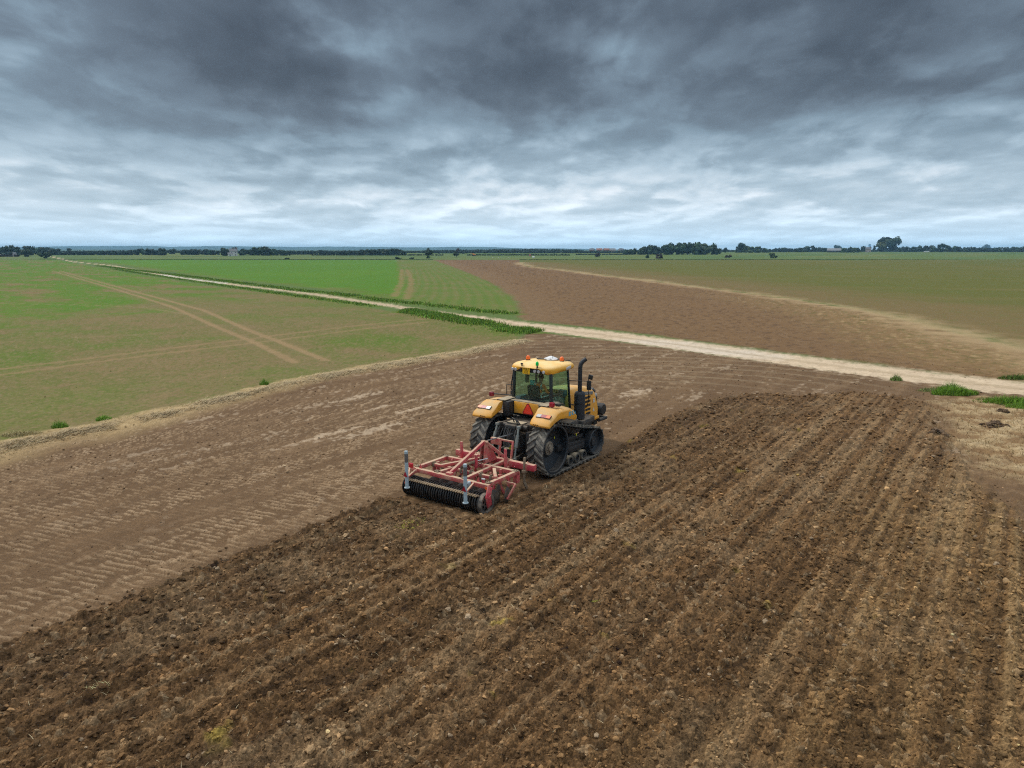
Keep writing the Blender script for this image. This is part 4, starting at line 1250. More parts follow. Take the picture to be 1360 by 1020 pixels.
# ---- buildings
M_WALLW = plain('white render', (.62, .62, .60), .8)
M_WALLP = plain('pinkish render', (.50, .40, .37), .8)
M_BRICK = plain('red brick', (.26, .11, .07), .9)
M_SLATE = plain('slate roof', (.11, .115, .125), .7)
M_TIN = plain('grey sheet roof', (.20, .21, .22), .6)
M_TIN2 = plain('dark timber wall', (.05, .05, .05), .9)
M_PANE = plain('dark window pane', (.02, .025, .03), .2)
M_TILE = plain('red tile roof', (.28, .12, .08), .8)
def house(name, px, by, w, d, eave, ridge, wall, roof, label, cat, rz=0.0, wins=((-.25, .3), (.25, .3)), chim=True, group=None):
    P0, r = far_pt(px, by)
    root = empty(name, P0, rz, label, cat, group)
    c = MB(); poly = [(-d / 2, -.5), (d / 2, -.5), (d / 2, eave), (0, ridge - .15), (-d / 2, eave)]
    c.side(poly, -w / 2, w / 2); c.build('wall', wall, root)
    c = MB(); o_ = .35
    for s in (-1, 1):
        a = Vector((0, 0, ridge)); b = Vector((0, s * (d / 2 + o_), eave - (ridge - eave) * o_ / (d / 2)))
        c.beam(a + Vector((0, 0, .05)), b + Vector((0, 0, .05)), w + .7, .16, up=(0, s * .5, 1))
    rf = c.build('roof', roof, root)
    if chim:
        c = MB(); c.box((w * .38, 0, ridge + .5), (.9, .7, 1.6)); c.box((w * .38, 0, ridge + 1.32), (1.05, .85, .12)); c.build('chimney', M_BRICK, rf)
    for (x, z) in wins:
        c = MB(); c.box((x * w, -d / 2 - .02, z * eave + .9), (1.1, .10, 1.3)); wn = c.build('window', M_WALLW, root)
        c = MB(); c.box((x * w, -d / 2 - .06, z * eave + .9), (.9, .06, 1.1)); c.build('pane', M_PANE, wn)
    return root
house('house', 310.5, 340.0, 7.6, 7, 5.0, 7.6, M_WALLW, M_SLATE, 'white two-storey house with grey roof between dark trees on the left horizon', 'house', math.radians(20), wins=((-.25, .05), (.25, .05), (-.25, .55), (.25, .55)))
house('outbuilding', 306, 340.2, 4.5, 4, 2.4, 3.6, M_WALLW, M_SLATE, 'low white outbuilding leaning on the left side of the white house', 'outbuilding', math.radians(20), wins=((0, .0),), chim=False)
house('house', 1153, 335.0, 8.0, 6, 5.4, 8.0, M_WALLP, M_SLATE, 'little pinkish house with grey roof under the narrow conifer at right', 'house', math.radians(-25), wins=((-.25, .05), (.25, .05), (-.25, .55), (.25, .55)))
house('barn', 1109.5, 335.2, 25, 9, 3.0, 6.4, M_TIN2, M_TIN, 'long grey-roofed barn left of the garden hedge on the right horizon', 'barn', math.radians(-22), wins=(), chim=False)
for i, (px, w, wl, rf, lab) in enumerate(((786, 8, M_BRICK, M_SLATE, 'small brick house at the left end of the distant village'), (796, 10, M_BRICK, M_TILE, 'wide red-roofed house in the distant village left of the large wood'),
                                 (805, 9, M_BRICK, M_TILE, 'red-roofed house in the middle of the distant village'), (813, 11, M_WALLP, M_TIN, 'long pinkish shed in the distant village'), (825, 8, M_WALLP, M_SLATE, 'small pinkish house at the right end of the distant village'))):
    house('house', px, 334.9, w, 7, 4, 6.5, wl, rf, lab, 'house', math.radians(-20 + 13 * i), chim=False, group='houses of the distant village')
house('outbuilding', 19.5, 341.0, 2.4, 2.2, 2.0, 4.2, M_WALLP, M_TIN, 'tiny pale gabled hut left of the broad dark bush', 'hut', math.radians(60), wins=(), chim=False)
# white van by the right woodland, and the machines and signs near the far gateway
def van(px, by, L_, label, mat, rz):
    P0, r = far_pt(px, by)
    root = empty('van', P0 + Vector((0, -3, 0)), rz, label, 'van')
    c = MB(); c.side([(-L_ / 2, .35), (L_ / 2, .35), (L_ / 2, .95), (L_ * .36, 1.15), (L_ * .22, 2.15), (-L_ / 2, 2.25)], -.95, .95); c.build('body', mat, root, smooth=30, bevel=.08)
    c = MB(); c.side([(L_ * .345, 1.22), (L_ * .235, 1.98), (L_ * .10, 2.0), (L_ * .10, 1.22)], -.97, .97); c.build('window', M_PANE, root)
    for y in (-L_ * .30, L_ * .30):
        for s in (-1, 1):
            c = MB(); c.lathe([(-.1, .001), (-.1, .34), (.1, .34), (.1, .001)], (s * .86, y, .34), 'X', 18); c.build('wheel', M_CHAR, root)
    return root
van(1229, 335.2, 7.6, 'white van parked in front of the right far woodland', M_WHITE, math.radians(80))
def digger(px, by, label):
    P0, r = far_pt(px, by)
    root = empty('excavator', P0, math.radians(75), label, 'digger')
    mo = plain('orange machine paint', (.75, .25, .03), .5)
    c = MB(); c.box((0, -.4, 1.6), (2.2, 2.6, 1.0), bev=.1); c.box((-.5, .5, 2.3), (1.0, 1.2, 1.5), bev=.1); c.build('body', mo, root)
    c = MB()
    for s in (-1, 1): c.side([(-1.6, .1), (1.6, .1), (1.8, .5), (1.5, .9), (-1.5, .9), (-1.8, .5)], s * 1.1 - .25, s * 1.1 + .25)
    c.build('crawler_track', M_BLK, root)
    c = MB(); c.beam((.4, .6, 1.8), (.4, 2.6, 3.4), .3, .4); c.beam((.4, 2.6, 3.4), (.4, 4.2, 1.6), .25, .3); c.build('boom', mo, root)
    c = MB(); c.box((.4, 4.2, 1.1), (.8, .7, .8), bev=.1); c.build('bucket', M_BLK, root)
digger(629.5, 340.2, 'small orange digger beyond the corner of the brown field')
def board(px, by, w, h, mat, label):
    P0, r = far_pt(px, by)
    root = empty('sign', P0, 0, label, 'sign')
    c = MB(); c.box((0, 0, h * .62), (w, .08, h * .75), bev=.02); c.build('sign_board', mat, root)
    for s in (-1, 1):
        c = MB(); c.tube([(s * w * .4, .06, -.2), (s * w * .4, .06, h * .9)], .06, 8); c.build('post', M_STEEL, root)
board(704, 341.2, 2.0, 2.6, plain('pinkish red board', (.50, .14, .12), .6), 'pinkish red board on posts beyond the far end of the pale field edge')
c_, r_ = far_pt(708.5, 342.2)
MBt = MB(); MBt.tube([(-1.4, 0, .3), (1.4, 0, .3)], .42, 14); MBt.tube([(-1.0, .5, .9), (.9, .5, .9)], .35, 12)
tag(MBt.build('wrapped_bale', M_WHITE, None, smooth=40, loc=c_), 'white wrapped bales lying right of the pinkish red board', 'bale')
for i, (px, by, lab) in enumerate(((654.5, 343.2, 'pale sheep grazing left of its two fellows beyond the brown field'), (662, 343.6, 'middle one of the three pale sheep beyond the brown field'), (675.5, 343.4, 'rightmost of the three pale sheep beyond the brown field'))):
    P0, r = far_pt(px, by)
    c = MB()
    c.tube([(-.42, 0, .62), (-.30, 0, .66), (0, 0, .68), (.32, 0, .66), (.45, 0, .62), (.58, 0, .52), (.70, 0, .32), (.76, 0, .20)], [.14, .26, .30, .27, .18, .11, .09, .04], 12)
    for x in (-.28, .30):
        for s in (-.1, .1): c.tube([(x, s, .5), (x + .02, s, .25), (x, s, 0)], [.06, .035, .03], 7)
    tag(c.build('sheep', plain('fleece', (.62, .59, .52), .95), None, smooth=60, loc=P0), lab, 'sheep', 'sheep beyond the brown field')
# rough grass along the far ends of the fields
for (x0, x1, lab) in ((-20, 575, 'rough dark grass bank along the far end of the left fields'), (690, 1390, 'rough dark grass bank along the far end of the olive field')):
    pts = [gpt(x0, 345.2), gpt(x1, 345.2)]
    p = line_points(pts, 9000, 1.2); x, y = p.T; n = len(x)
    c = np.array((.085, .125, .035)) * np.exp(.45 * rng.normal(0, 1, (n, 1)))
    joinv([blades(x, y, np.zeros(n), rng.uniform(.15, .6, n), np.full(n, .7), rng.uniform(.1, .8, n), c, '', None, '', '')], 'rough_grass', M_GRASS, lab, 'grass')

# ---------------------------------------------------------------- air
HZ = MB(); HZ.box((0, 0, 27), (18000, 18000, 62.0))
hzm = bpy.data.materials.new('haze'); hzm.use_nodes = True
T = NT(hzm.node_tree); T.n.clear()
pv_ = T.new('ShaderNodeVolumePrincipled'); pv_.inputs['Color'].default_value = (.36, .69, 1.0, 1)
pv_.inputs['Density'].default_value = 0.00012
pv_.inputs['Anisotropy'].default_value = 0.0
oo = T.new('ShaderNodeOutputMaterial'); T.l.new(pv_.outputs[0], oo.inputs['Volume'])
hz_o = HZ.build('haze', hzm); tag(hz_o, 'thin blue haze in the air over the fields', 'haze', kind='stuff')
# ================================================================ TRACTOR
TZ = .05
tractor = empty('tracked_tractor', (TR_O[0], TR_O[1], TZ), -TR_AZ,
                'dusty yellow tracked tractor with tall black exhaust stack, pulling the pink-red cultivator', 'tractor')
TP = tractor

# ---- track units
RW, ZW, YI, RI, ZI = .90, .91, 2.78, .555, .565    # drive wheel / front idler (belt outer radius)
def hull_path(R1, y1, z1, R2, y2, z2, n=40):
    """closed belt path around two circles, rear circle 1 and front circle 2; returns (y,z,ny,nz)"""
    d = math.hypot(y2 - y1, z2 - z1); a0 = math.atan2(z2 - z1, y2 - y1)
    b = math.acos((R1 - R2) / d)
    out = []
    # circle 1 : from upper tangent backwards round to lower tangent
    s, e = a0 + b, a0 + 2 * math.pi - b
    for k in range(n + 1):
        a = s + (e - s) * k / n
        out.append((y1 + R1 * math.cos(a), z1 + R1 * math.sin(a)))
    e2 = out[-1]
    s, e = a0 - b, a0 + b
    circ2 = [(y2 + R2 * math.cos(s + (e - s) * k / n), z2 + R2 * math.sin(s + (e - s) * k / n)) for k in range(n + 1)]
    m = 16
    for k in range(1, m): out.append((e2[0] + (circ2[0][0] - e2[0]) * k / m, e2[1] + (circ2[0][1] - e2[1]) * k / m))
    out += circ2
    st = out[0]
    for k in range(1, m):
        t = k / m; sag = -.025 * math.sin(math.pi * t)
        out.append((circ2[-1][0] + (st[0] - circ2[-1][0]) * t, circ2[-1][1] + (st[1] - circ2[-1][1]) * t + sag))
    P_ = [Vector((0, y, z)) for y, z in out]
    return P_

def resample(P_, step):
    L = [0]
    Q_ = P_ + [P_[0]]
    for a, b in zip(Q_[:-1], Q_[1:]): L.append(L[-1] + (b - a).length)
    tot = L[-1]; n = int(round(tot / step)); res = []
    j = 0
    for k in range(n):
        s = tot * k / n
        while L[j + 1] < s: j += 1
        t = (s - L[j]) / max(L[j + 1] - L[j], 1e-9)
        res.append(Q_[j].lerp(Q_[j + 1], t))
    return res, tot

def belt_mesh(x0, x1):
    mb = MB()
    path, tot = resample(hull_path(RW - .05, 0, ZW, RI - .05, YI, ZI), .045)
    n = len(path)
    nor = []
    for i in range(n):
        t = (path[(i + 1) % n] - path[i - 1]).normalized()
        nor.append(Vector((0, -t.z, t.y)) * -1)
    # orient outward
    c = Vector((0, YI / 2, .7))
    nor = [q if q.dot(p - c) > 0 else -q for q, p in zip(nor, path)]
    vs = []
    for p, q in zip(path, nor):
        for (x, o) in ((x0, -.012), (x0, .012), (x1, .012), (x1, -.012)):
            vs.append(Vector((x, 0, 0)) + p + q * o)
    fs = []
    for i in range(n):
        j = (i + 1) % n
        for k in range(4):
            a, b = i * 4 + k, i * 4 + (k + 1) % 4
            fs.append((a, b, j * 4 + (k + 1) % 4, j * 4 + k))
    mb.m(0).add(vs, fs)
    # inner drive lugs
    xc = (x0 + x1) / 2
    def at(s):
        s = s % tot; f = s / tot * n; i = int(f) % n; t = f - int(f); j = (i + 1) % n
        return path[i].lerp(path[j], t), nor[i].lerp(nor[j], t).normalized()
    # chevron tread bars: apex towards travel on the climbing rear face
    pitch = tot / 40
    hwid = (x1 - x0) / 2
    for k in range(40):
        for sgn, off in ((-1, 0), (1, .5)):
            s0 = (k + off) * pitch
            ring = []
            M_ = 7
            for a in range(M_):
                f = a / (M_ - 1)
                x = xc + sgn * (hwid * (1.0 - f) + .012 * f - (.0 if f else 0))
                s = s0 - f * .235
                pa, na = at(s - .052); pb, nb = at(s + .052)
                hh = .052 if 0 < a < M_ else .045
                X = Vector((x, 0, 0))
                ring.append([X + pa + na * .008, X + pa + na * .068 + (pb - pa) * .16, X + pb + nb * .068 - (pb - pa) * .16, X + pb + nb * .008])
            vs = [v for r_ in ring for v in r_]
            fs = [(0, 1, 2, 3), tuple((M_ - 1) * 4 + q_ for q_ in (3, 2, 1, 0))]
            for a in range(M_ - 1):
                for q_ in range(4):
                    fs.append((a * 4 + q_, a * 4 + (q_ + 1) % 4, a * 4 + 4 + (q_ + 1) % 4, a * 4 + 4 + q_))
            mb.m(2).add(vs, fs)
    for k in range(60):
        p, q = at(k * tot / 60)
        t = Vector((0, q.z, -q.y))
        mb.m(1).beam(Vector((xc, 0, 0)) + p - q * .01, Vector((xc, 0, 0)) + p - q * .085, .09, .06, up=t)
    return mb

def wheel(mb, c, R, x_in, x_out, disc_x, hubr, spokes=0):
    """drum rim open to the outside with a dished disc inside"""
    mb.m(0)
    sgn = 1 if x_out > x_in else -1
    w = x_out - x_in
    mb.lathe([(x_in, R - .02), (x_in, R), (x_out - .0 * sgn, R), (x_out, R - .06), (x_out - .05 * sgn, R - .075), (x_out - .10 * sgn, R - .05), (disc_x + .02 * sgn, R - .06),
              (disc_x, R - .16), (disc_x - .05 * sgn, hubr + .14), (disc_x + .02 * sgn, hubr + .06), (disc_x + .02 * sgn, .001)], (0, c[0], c[1]), 'X', 56)
    return mb

def track_unit(sgn):
    x0, x1 = (.88, 1.50) if sgn > 0 else (-1.50, -.88)
    xin, xo = (x0, x1) if sgn > 0 else (x1, x0)
    fr = MB()
    # undercarriage beam between the wheels
    xm = sgn * 1.10
    fr.beam((sgn * 1.13, .45, .80), (sgn * 1.13, 2.45, .62), .30, .24, bev=.03)
    fr.beam((sgn * 1.24, .85, .62), (sgn * 1.24, 2.15, .56), .20, .20, bev=.02)
    fr.beam((sgn * 1.17, 1.0, .98), (sgn * 1.17, 2.2, .90), .16, .14, bev=.02)
    fr.tube([(sgn * 1.15, 1.95, .78), (sgn * 1.15, 2.72, .60)], .075, 12)
    fr.box((sgn * 1.05, 1.45, .72), (.30, .55, .62), bev=.04)
    fr.beam((sgn * .55, 1.45, .78), (sgn * 1.05, 1.45, .78), .34, .30, up=(0, 0, 1), bev=.03)
    for y in (1.02, 1.48, 1.94):
        fr.beam((sgn * 1.17, y, .55), (sgn * 1.17, y, .24), .10, .12, up=(0, 1, 0), bev=.01)
    fr.tube([(sgn * .5, 0, ZW), (sgn * 1.2, 0, ZW)], .17, 20)
    u = fr.build('track_frame', M_BLK, TP, smooth=35)
    belt_mesh(x0, x1).build('rubber_belt', [M_RUB, M_RUBI, M_LUG], u, smooth=40)
    # drive wheel
    w = MB()
    wheel(w, (0, ZW), RW - .075, sgn * .93, sgn * 1.47, sgn * 1.16, .20)
    dw = w.build('drive_wheel', M_WHEEL, u, smooth=40)
    h = MB()
    h.lathe([(sgn * 1.17, .24), (sgn * 1.21, .235), (sgn * 1.225, .20), (sgn * 1.225, .13), (sgn * 1.29, .12), (sgn * 1.30, .001)], (0, 0, ZW), 'X', 40)
    for k in range(12):
        a = 2 * math.pi * k / 12
        h.lathe([(sgn * 1.215, .022), (sgn * 1.255, .022), (sgn * 1.258, .001)], (0, .175 * math.cos(a), ZW + .175 * math.sin(a)), 'X', 6)
    h.build('wheel_hub', M_HUB, u, smooth=35)
    # bright dots of paint on the disc and rim edge
    # idler
    w = MB()
    w.lathe([(sgn * .93, RI - .10), (sgn * .93, RI - .075), (sgn * 1.15, RI - .075), (sgn * 1.15, RI - .15), (sgn * 1.21, RI - .15), (sgn * 1.21, RI - .075), (sgn * 1.45, RI - .075), (sgn * 1.47, RI - .10),
             (sgn * 1.44, RI - .115), (sgn * 1.33, RI - .12), (sgn * 1.28, .30), (sgn * 1.33, .17), (sgn * 1.37, .16), (sgn * 1.37, .001)], (0, YI, ZI), 'X', 44)
    for k in range(8):
        a = 2 * math.pi * k / 8
        w.lathe([(sgn * 1.30, .020), (sgn * 1.345, .020), (sgn * 1.35, .001)], (0, YI + .235 * math.cos(a), ZI + .235 * math.sin(a)), 'X', 6)
    w.build('idler_wheel', M_WHEEL, u, smooth=35)
    for y in (1.02, 1.48, 1.94):
        w = MB()
        R_ = .185
        w.m(0).lathe([(sgn * 1.20, R_ - .03), (sgn * 1.205, R_), (sgn * 1.44, R_), (sgn * 1.455, R_ - .02), (sgn * 1.455, .115)], (0, y, R_ + .075), 'X', 28)
        w.m(1).lathe([(sgn * 1.455, .115), (sgn * 1.38, .105), (sgn * 1.37, .05), (sgn * 1.39, .045), (sgn * 1.39, .001)], (0, y, R_ + .075), 'X', 28)
        w.m(0).lathe([(sgn * .92, R_ - .02), (sgn * .925, R_), (sgn * 1.12, R_), (sgn * 1.125, R_ - .03), (sgn * 1.12, .001)], (0, y, R_ + .075), 'X', 28)
        w.build('track_roller', [M_DUSTC, M_BLK], u, smooth=35)
    return u
M_DUSTC2 = M_DUSTC
ur = track_unit(1); ul = track_unit(-1)
yl = plain('yellow paint dab', (.75, .75, .02), .5)
d = MB(); d.box((1.215, .30, 1.22), (.012, .03, .07)); d.build('paint_mark', yl, TP)
d = MB(); d.box((1.30, 1.62, 1.06), (.01, .05, .08)); d.build('paint_mark', yl, TP)

# ---- chassis, transmission and rear linkage
c = MB()
c.box((0, 2.35, .80), (.62, 4.4, .46), bev=.05)
c.box((0, -.05, .98), (.72, .80, .72), bev=.08)
c.box((0, 3.5, 1.02), (.80, 2.3, .20), bev=.04)
c.box((0, .95, 1.42), (1.35, 2.1, .42), bev=.05)
c.box((.88, 1.55, 1.32), (.50, 1.10, .36), bev=.05)       # tank and steps under the cab, right
c.box((-.88, 1.55, 1.32), (.50, 1.10, .36), bev=.05)
c.box((.95, 2.55, 1.30), (.50, .72, .22), bev=.04)
c.box((.62, 3.25, 1.18), (.55, .9, .25), bev=.04)
c.box((0, 4.72, 1.0), (.80, .22, .70), bev=.05)
c.build('chassis', M_DGREY, TP, smooth=35)
c = MB()
c.box((-.05, -.38, 1.48), (.46, .34, .34), bev=.06)
c.box((.02, -.48, 1.12), (.34, .26, .42), bev=.05)
c.box((.0, -.50, .70), (.52, .36, .24), bev=.04)
c.tube([(-.62, -.42, 1.60), (.62, -.42, 1.60)], .085, 14)
c.box((.66, -.40, 1.18), (.16, .22, .62), bev=.03)
c.box((-.60, -.38, 1.15), (.15, .2, .62), bev=.03)
c.tube([(.30, -.52, 1.55), (.30, -.52, .80)], .07, 12)
c.tube([(-.25, -.55, 1.42), (-.25, -.55, .95)], .05, 12)
c.build('transmission_housing', M_DGREY, TP, smooth=35)
c = MB(); c.box((.1, -.3, 1.70), (.62, .34, .05), bev=.015); c.build('dusty_cover', M_DUSTC, TP)
c = MB(); c.box((-.02, -.62, .86), (.5, .3, .03)); c.build('dusty_cover', M_DUSTC, TP)
for s in (-1, 1):
    a = MB()
    a.beam((s * .40, -.30, 1.63), (s * .44, -.72, 1.66), .08, .12, bev=.015)
    a.build('lift_arm', M_DGREY, TP, smooth=35)
    a = MB()
    a.tube([(s * .44, -.70, 1.66), (s * .455, -.78, 1.42)], .035, 12)
    a.tube([(s * .455, -.78, 1.42), (s * .47, -.90, 1.02)], .058, 12)
    a.tube([(s * .47, -.90, 1.02), (s * .48, -1.00, .66)], .030, 12)
    a.box((s * .44, -.70, 1.66), (.12, .10, .10), bev=.02)
    a.box((s * .48, -1.0, .63), (.11, .12, .12), bev=.02)
    a.build('lift_rod', M_ROD, TP, smooth=40)
    a = MB()
    a.beam((s * .34, -.25, .62), (s * .48, -1.05, .62), .07, .13, bev=.015)
    a.beam((s * .48, -1.05, .62), (s * .46, -1.60, .74), .07, .13, bev=.015)
    a.build('lower_link', M_DGREY, TP, smooth=35)
a = MB()
a.tube([(.06, -.45, 1.34), (.10, -.80, 1.37)], .045, 12); a.tube([(.10, -.80, 1.37), (.17, -1.55, 1.44)], .028, 10)
a.tube([(.17, -1.55, 1.44), (.24, -2.15, 1.50)], .022, 10)
a.build('top_link', M_STEEL, TP, smooth=40)
hz_ = MB()
for k in range(9):
    x0 = -.28 + .07 * k; zz = 1.52 - .03 * (k % 3); e = rng.uniform(-.1, .1)
    hz_.tube([(x0, -.50, zz), (x0 + e, -.78, zz + .10), (x0 + e * 2, -.98, zz - .18), (x0 + .1 + e, -1.0, 1.05), (x0 * .5 + .15, -1.25, .95 + .02 * k)], .014, 6)
for k in range(2): hz_.tube([(.02 + .12 * k, -.35, 1.70), (.05 + .12 * k, -.5, 1.90 - .04 * k), (.22 + .1 * k, -.55, 1.86 - .05 * k), (.28 + .1 * k, -.5, 1.66)], .022, 8)
hz_.build('hydraulic_hose', plain('black hose', (.015, .015, .016), .5), TP, smooth=60)
a = MB(); a.lathe([(-.05, .001), (-.05, .07), (.04, .075), (.07, .04), (.07, .001)], (.16, -.72, .93), 'Y', 14)
a.build('pto_guard', plain('yellow-green plastic', (.40, .42, .02), .5), TP, smooth=40)

# ---- fenders
def fender(s):
    prof = [(-.66, 1.77), (-.685, 1.83), (-.60, 1.94), (-.32, 2.13), (-.10, 2.245), (.10, 2.28), (.72, 2.25), (1.02, 2.12), (1.22, 1.88), (1.20, 1.78), (1.05, 1.76), (.80, 1.84), (.45, 1.93), (.05, 1.97), (-.30, 1.90)]
    bm = bmesh.new()
    xs = [(.80, 1.0, 0), (.95, 1.0, 0), (1.25, 1.0, -.005), (1.50, .98, -.03), (1.59, .93, -.10)]
    rings = []
    for (x, k, dz) in xs:
        r_ = []
        for (y, z) in prof:
            z2 = z + (dz if z > 2.0 else dz * .2)
            yy = .15 + (y - .15) * k
            if x < 1.0 and y < -.1: yy += .10 * (1.0 - x) / .2     # inner rear corner rounded off
            r_.append(bm.verts.new((s * x, yy, z2)))
        rings.append(r_)
    n = len(prof)
    for a_, b_ in zip(rings[:-1], rings[1:]):
        for i in range(n):
            bm.faces.new((a_[i], a_[(i + 1) % n], b_[(i + 1) % n], b_[i]))
    bm.faces.new(rings[0]); bm.faces.new(rings[-1][::-1])
    mb = MB(); mb.bm(bm)
    f = mb.build('fender', M_YEL, TP, smooth=50, bevel=.022)
    t = MB()
    t.box((s * .86, .50, 2.30), (.36, .85, .035), bev=.012)
    t.build('fender_cover', M_DUSTC, f, smooth=35)
    # tail light cluster on the sloping rear face
    def slope(x, t_):   # point on rear slope
        y = -.60 + (-.32 + .60) * t_; z = 1.94 + (2.13 - 1.94) * t_
        return Vector((s * x, y, z))
    nrm = Vector((0, -(.19), .28)).normalized(); 
    def patch(x0, x1, t0, t1, th):
        m_ = MB()
        a0, a1, b0, b1 = slope(x0, t0), slope(x1, t0), slope(x0, t1), slope(x1, t1)
        m_.add([a0 - nrm * .01, a1 - nrm * .01, b1 - nrm * .01, b0 - nrm * .01, a0 + nrm * th, a1 + nrm * th, b1 + nrm * th, b0 + nrm * th],
               [(0, 1, 2, 3), (4, 5, 6, 7), (0, 1, 5, 4), (2, 3, 7, 6), (0, 3, 7, 4), (1, 2, 6, 5)])
        return m_
    patch(.95, 1.50, .52, .96, .012).build('light_housing', M_BLK, f)
    patch(.965, 1.13, .56, .92, .024).build('reversing_light', M_LAMPW, f)
    patch(1.135, 1.33, .56, .92, .024).build('tail_light', M_LAMPR, f)
    patch(1.335, 1.485, .56, .92, .024).build('indicator_light', M_LAMPO, f)
    mk = MB()
    for k in range(3): mk.box((s * (1.02 + .075 * k), -.688, 1.845), (.05, .012, .022))
    mk.build('raised_mark', M_CHAR, f)
    return f
fr_ = fender(1); fl_ = fender(-1)
# model lettering on the right fender side: pale blue strokes
dec = MB()
for k, (y, z, w_, h_) in enumerate(((.62, 2.03, .05, .15), (.70, 2.08, .05, .05), (.70, 1.985, .05, .05), (.74, 2.03, .03, .06), (.83, 2.03, .04, .14), (.89, 1.975, .09, .03), (.89, 2.085, .06, .03), (1.0, 2.0, .05, .08))):
    dec.box((1.592, y, z), (.012, w_, h_))
dec.build('side_lettering', M_DECALB, fr_)
dec = MB(); dec.add([(-.795, .02, 2.00), (-.795, .16, 2.00), (-.795, .09, 2.14)], [(0, 1, 2)])
dec.build('warning_triangle', M_DECALW, fl_)
for f__, s in ((fr_, 1), (fl_, -1)):
    for (y_, z_) in ((.08, 2.287),):
        c = MB(); c.box((s * 1.20, y_, z_), (.62, .012, .012)); c.build('panel_seam', M_CHAR, f__)
# black step panel between the left fender and the rear panel
c = MB(); c.box((-.66, .55, 2.02), (.26, .95, .50), bev=.03); c.build('inner_fender_panel', M_BLK, TP, smooth=35)
c = MB(); c.box((.70, .62, 2.02), (.20, .80, .46), bev=.03); c.build('inner_fender_panel', M_BLK, TP, smooth=35)
c = MB(); c.box((.06, .42, 2.05), (1.16, .10, .42), bev=.03); c.build('rear_body_panel', M_YEL, TP, smooth=35)
c = MB(); c.box((0, .52, 2.265), (1.5, .26, .03), bev=.01); c.build('rear_ledge', M_DUSTC, TP, smooth=35)
# slow-vehicle triangle
tr = MB()
def tri(r, y, w):
    pts = []
    for k in range(3):
        a = math.pi / 2 + k * 2 * math.pi / 3
        for da in (-.14, .14): pts.append((.09 + r * math.cos(a + da), 2.0 + r * math.sin(a + da) * 1.0))
    n = len(pts)
    vs = [(x, y, z) for x, z in pts] + [(x, y + w, z) for x, z in pts]
    return vs, [tuple(range(n)), tuple(range(n, 2 * n))[::-1]] + [(i, (i + 1) % n, n + (i + 1) % n, n + i) for i in range(n)]
tr.add(*tri(.245, .352, .012)); sm = tr.build('slow_vehicle_triangle', M_SMVR, TP)
tr = MB(); tr.add(*tri(.195, .340, .012)); tr.build('triangle_centre', M_SMV, sm)

# ---- bonnet
bm = bmesh.new()
secs = [  # y, half width top, z top, half width bottom, z bottom
    (2.12, .43, 2.46, .47, 1.18), (2.9, .43, 2.45, .48, 1.16), (3.6, .42, 2.38, .49, 1.10), (4.15, .40, 2.27, .49, 1.02), (4.50, .37, 2.13, .48, .98), (4.68, .34, 1.98, .46, 1.02)]
rings = []
for (y, wt, zt, wb_, zb) in secs:
    pts = [(wb_, zb), (wb_ + .01, zb + .35 * (zt - zb)), (wt + .045, zb + .78 * (zt - zb)), (wt, zt - .10), (wt - .09, zt - .022), (wt * .4, zt)]
    full = pts + [(-x, z) for x, z in pts[::-1]]
    rings.append([bm.verts.new((x, y, z)) for x, z in full])
for a_, b_ in zip(rings[:-1], rings[1:]):
    n = len(a_)
    for i in range(n): bm.faces.new((a_[i], a_[(i + 1) % n], b_[(i + 1) % n], b_[i]))
bm.faces.new(rings[0]); bm.faces.new(rings[-1][::-1])
mb = MB(); mb.bm(bm)
bon = mb.build('bonnet', M_YEL, TP, smooth=45)
for s in (-1, 1):
    g_ = MB()
    for k in range(5):
        z = 1.30 + .155 * k; L_ = .34 + .05 * k
        y0 = 3.86 - .02 * k
        g_.box((s * (.497 - .006 * k), y0, z), (.035, L_, .085), bev=.01)
    g_.build('side_vent', M_CHAR, bon)
M_MESH = plain('grey mesh', (.20, .20, .19), .5)
for s in (-1, 1):
    g_ = MB(); g_.beam((s * .468, 3.25, 2.16), (s * .440, 4.30, 2.02), .03, .12, bev=.01)
    g_.build('side_mesh_strip', M_MESH, bon)
g_ = MB(); g_.box((0, 4.70, 1.45), (.84, .10, .80), bev=.035); g_.build('front_grille', M_BLK, bon, smooth=35)
g_ = MB(); g_.box((0, 4.60, 2.06), (.70, .26, .10), Euler((math.radians(-38), 0, 0)).to_matrix(), bev=.03); g_.build('nose_trim', plain('grey nose trim', (.10, .11, .12), .4), bon, smooth=35)
for s in (-1, 1):
    g_ = MB(); g_.box((s * .30, 4.66, 1.86), (.22, .14, .15), Euler((math.radians(-20), 0, 0)).to_matrix(), bev=.03)
    g_.build('headlight', M_LAMPW, bon, smooth=35)
dec = MB(); dec.add([(.502, 4.22, 1.30), (.502, 4.36, 1.30), (.500, 4.29, 1.46)], [(0, 1, 2)]); dec.build('side_decal', M_DECALW, bon)
dec = MB(); dec.box((.499, 4.30, 1.72), (.012, .10, .16)); dec.build('side_decal', M_DECALW, bon)
# front weight block and bumper
c = MB()
c.lathe([(-.52, .001), (-.52, .20), (-.46, .245), (.46, .245), (.52, .20), (.52, .001)], (0, 5.10, 1.22), 'X', 28)
c.box((0, 5.12, 1.22), (.90, .46, .36), bev=.05)
c.build('front_weight', M_BLK, TP, smooth=40)
c = MB(); c.tube([(-.50, 4.72, .86), (-.50, 5.32, .84), (.50, 5.32, .84), (.50, 4.72, .86)], .075, 12); c.box((0, 4.95, .84), (.6, .5, .12), bev=.03)
c.build('front_hitch', M_DGREY, TP, smooth=40)
for s in (-1, 1):
    c = MB(); c.beam((s * .46, 4.2, .98), (s * .46, 4.78, .98), .06, .12, bev=.02); c.build('yellow_bracket', M_YEL, TP, smooth=35)

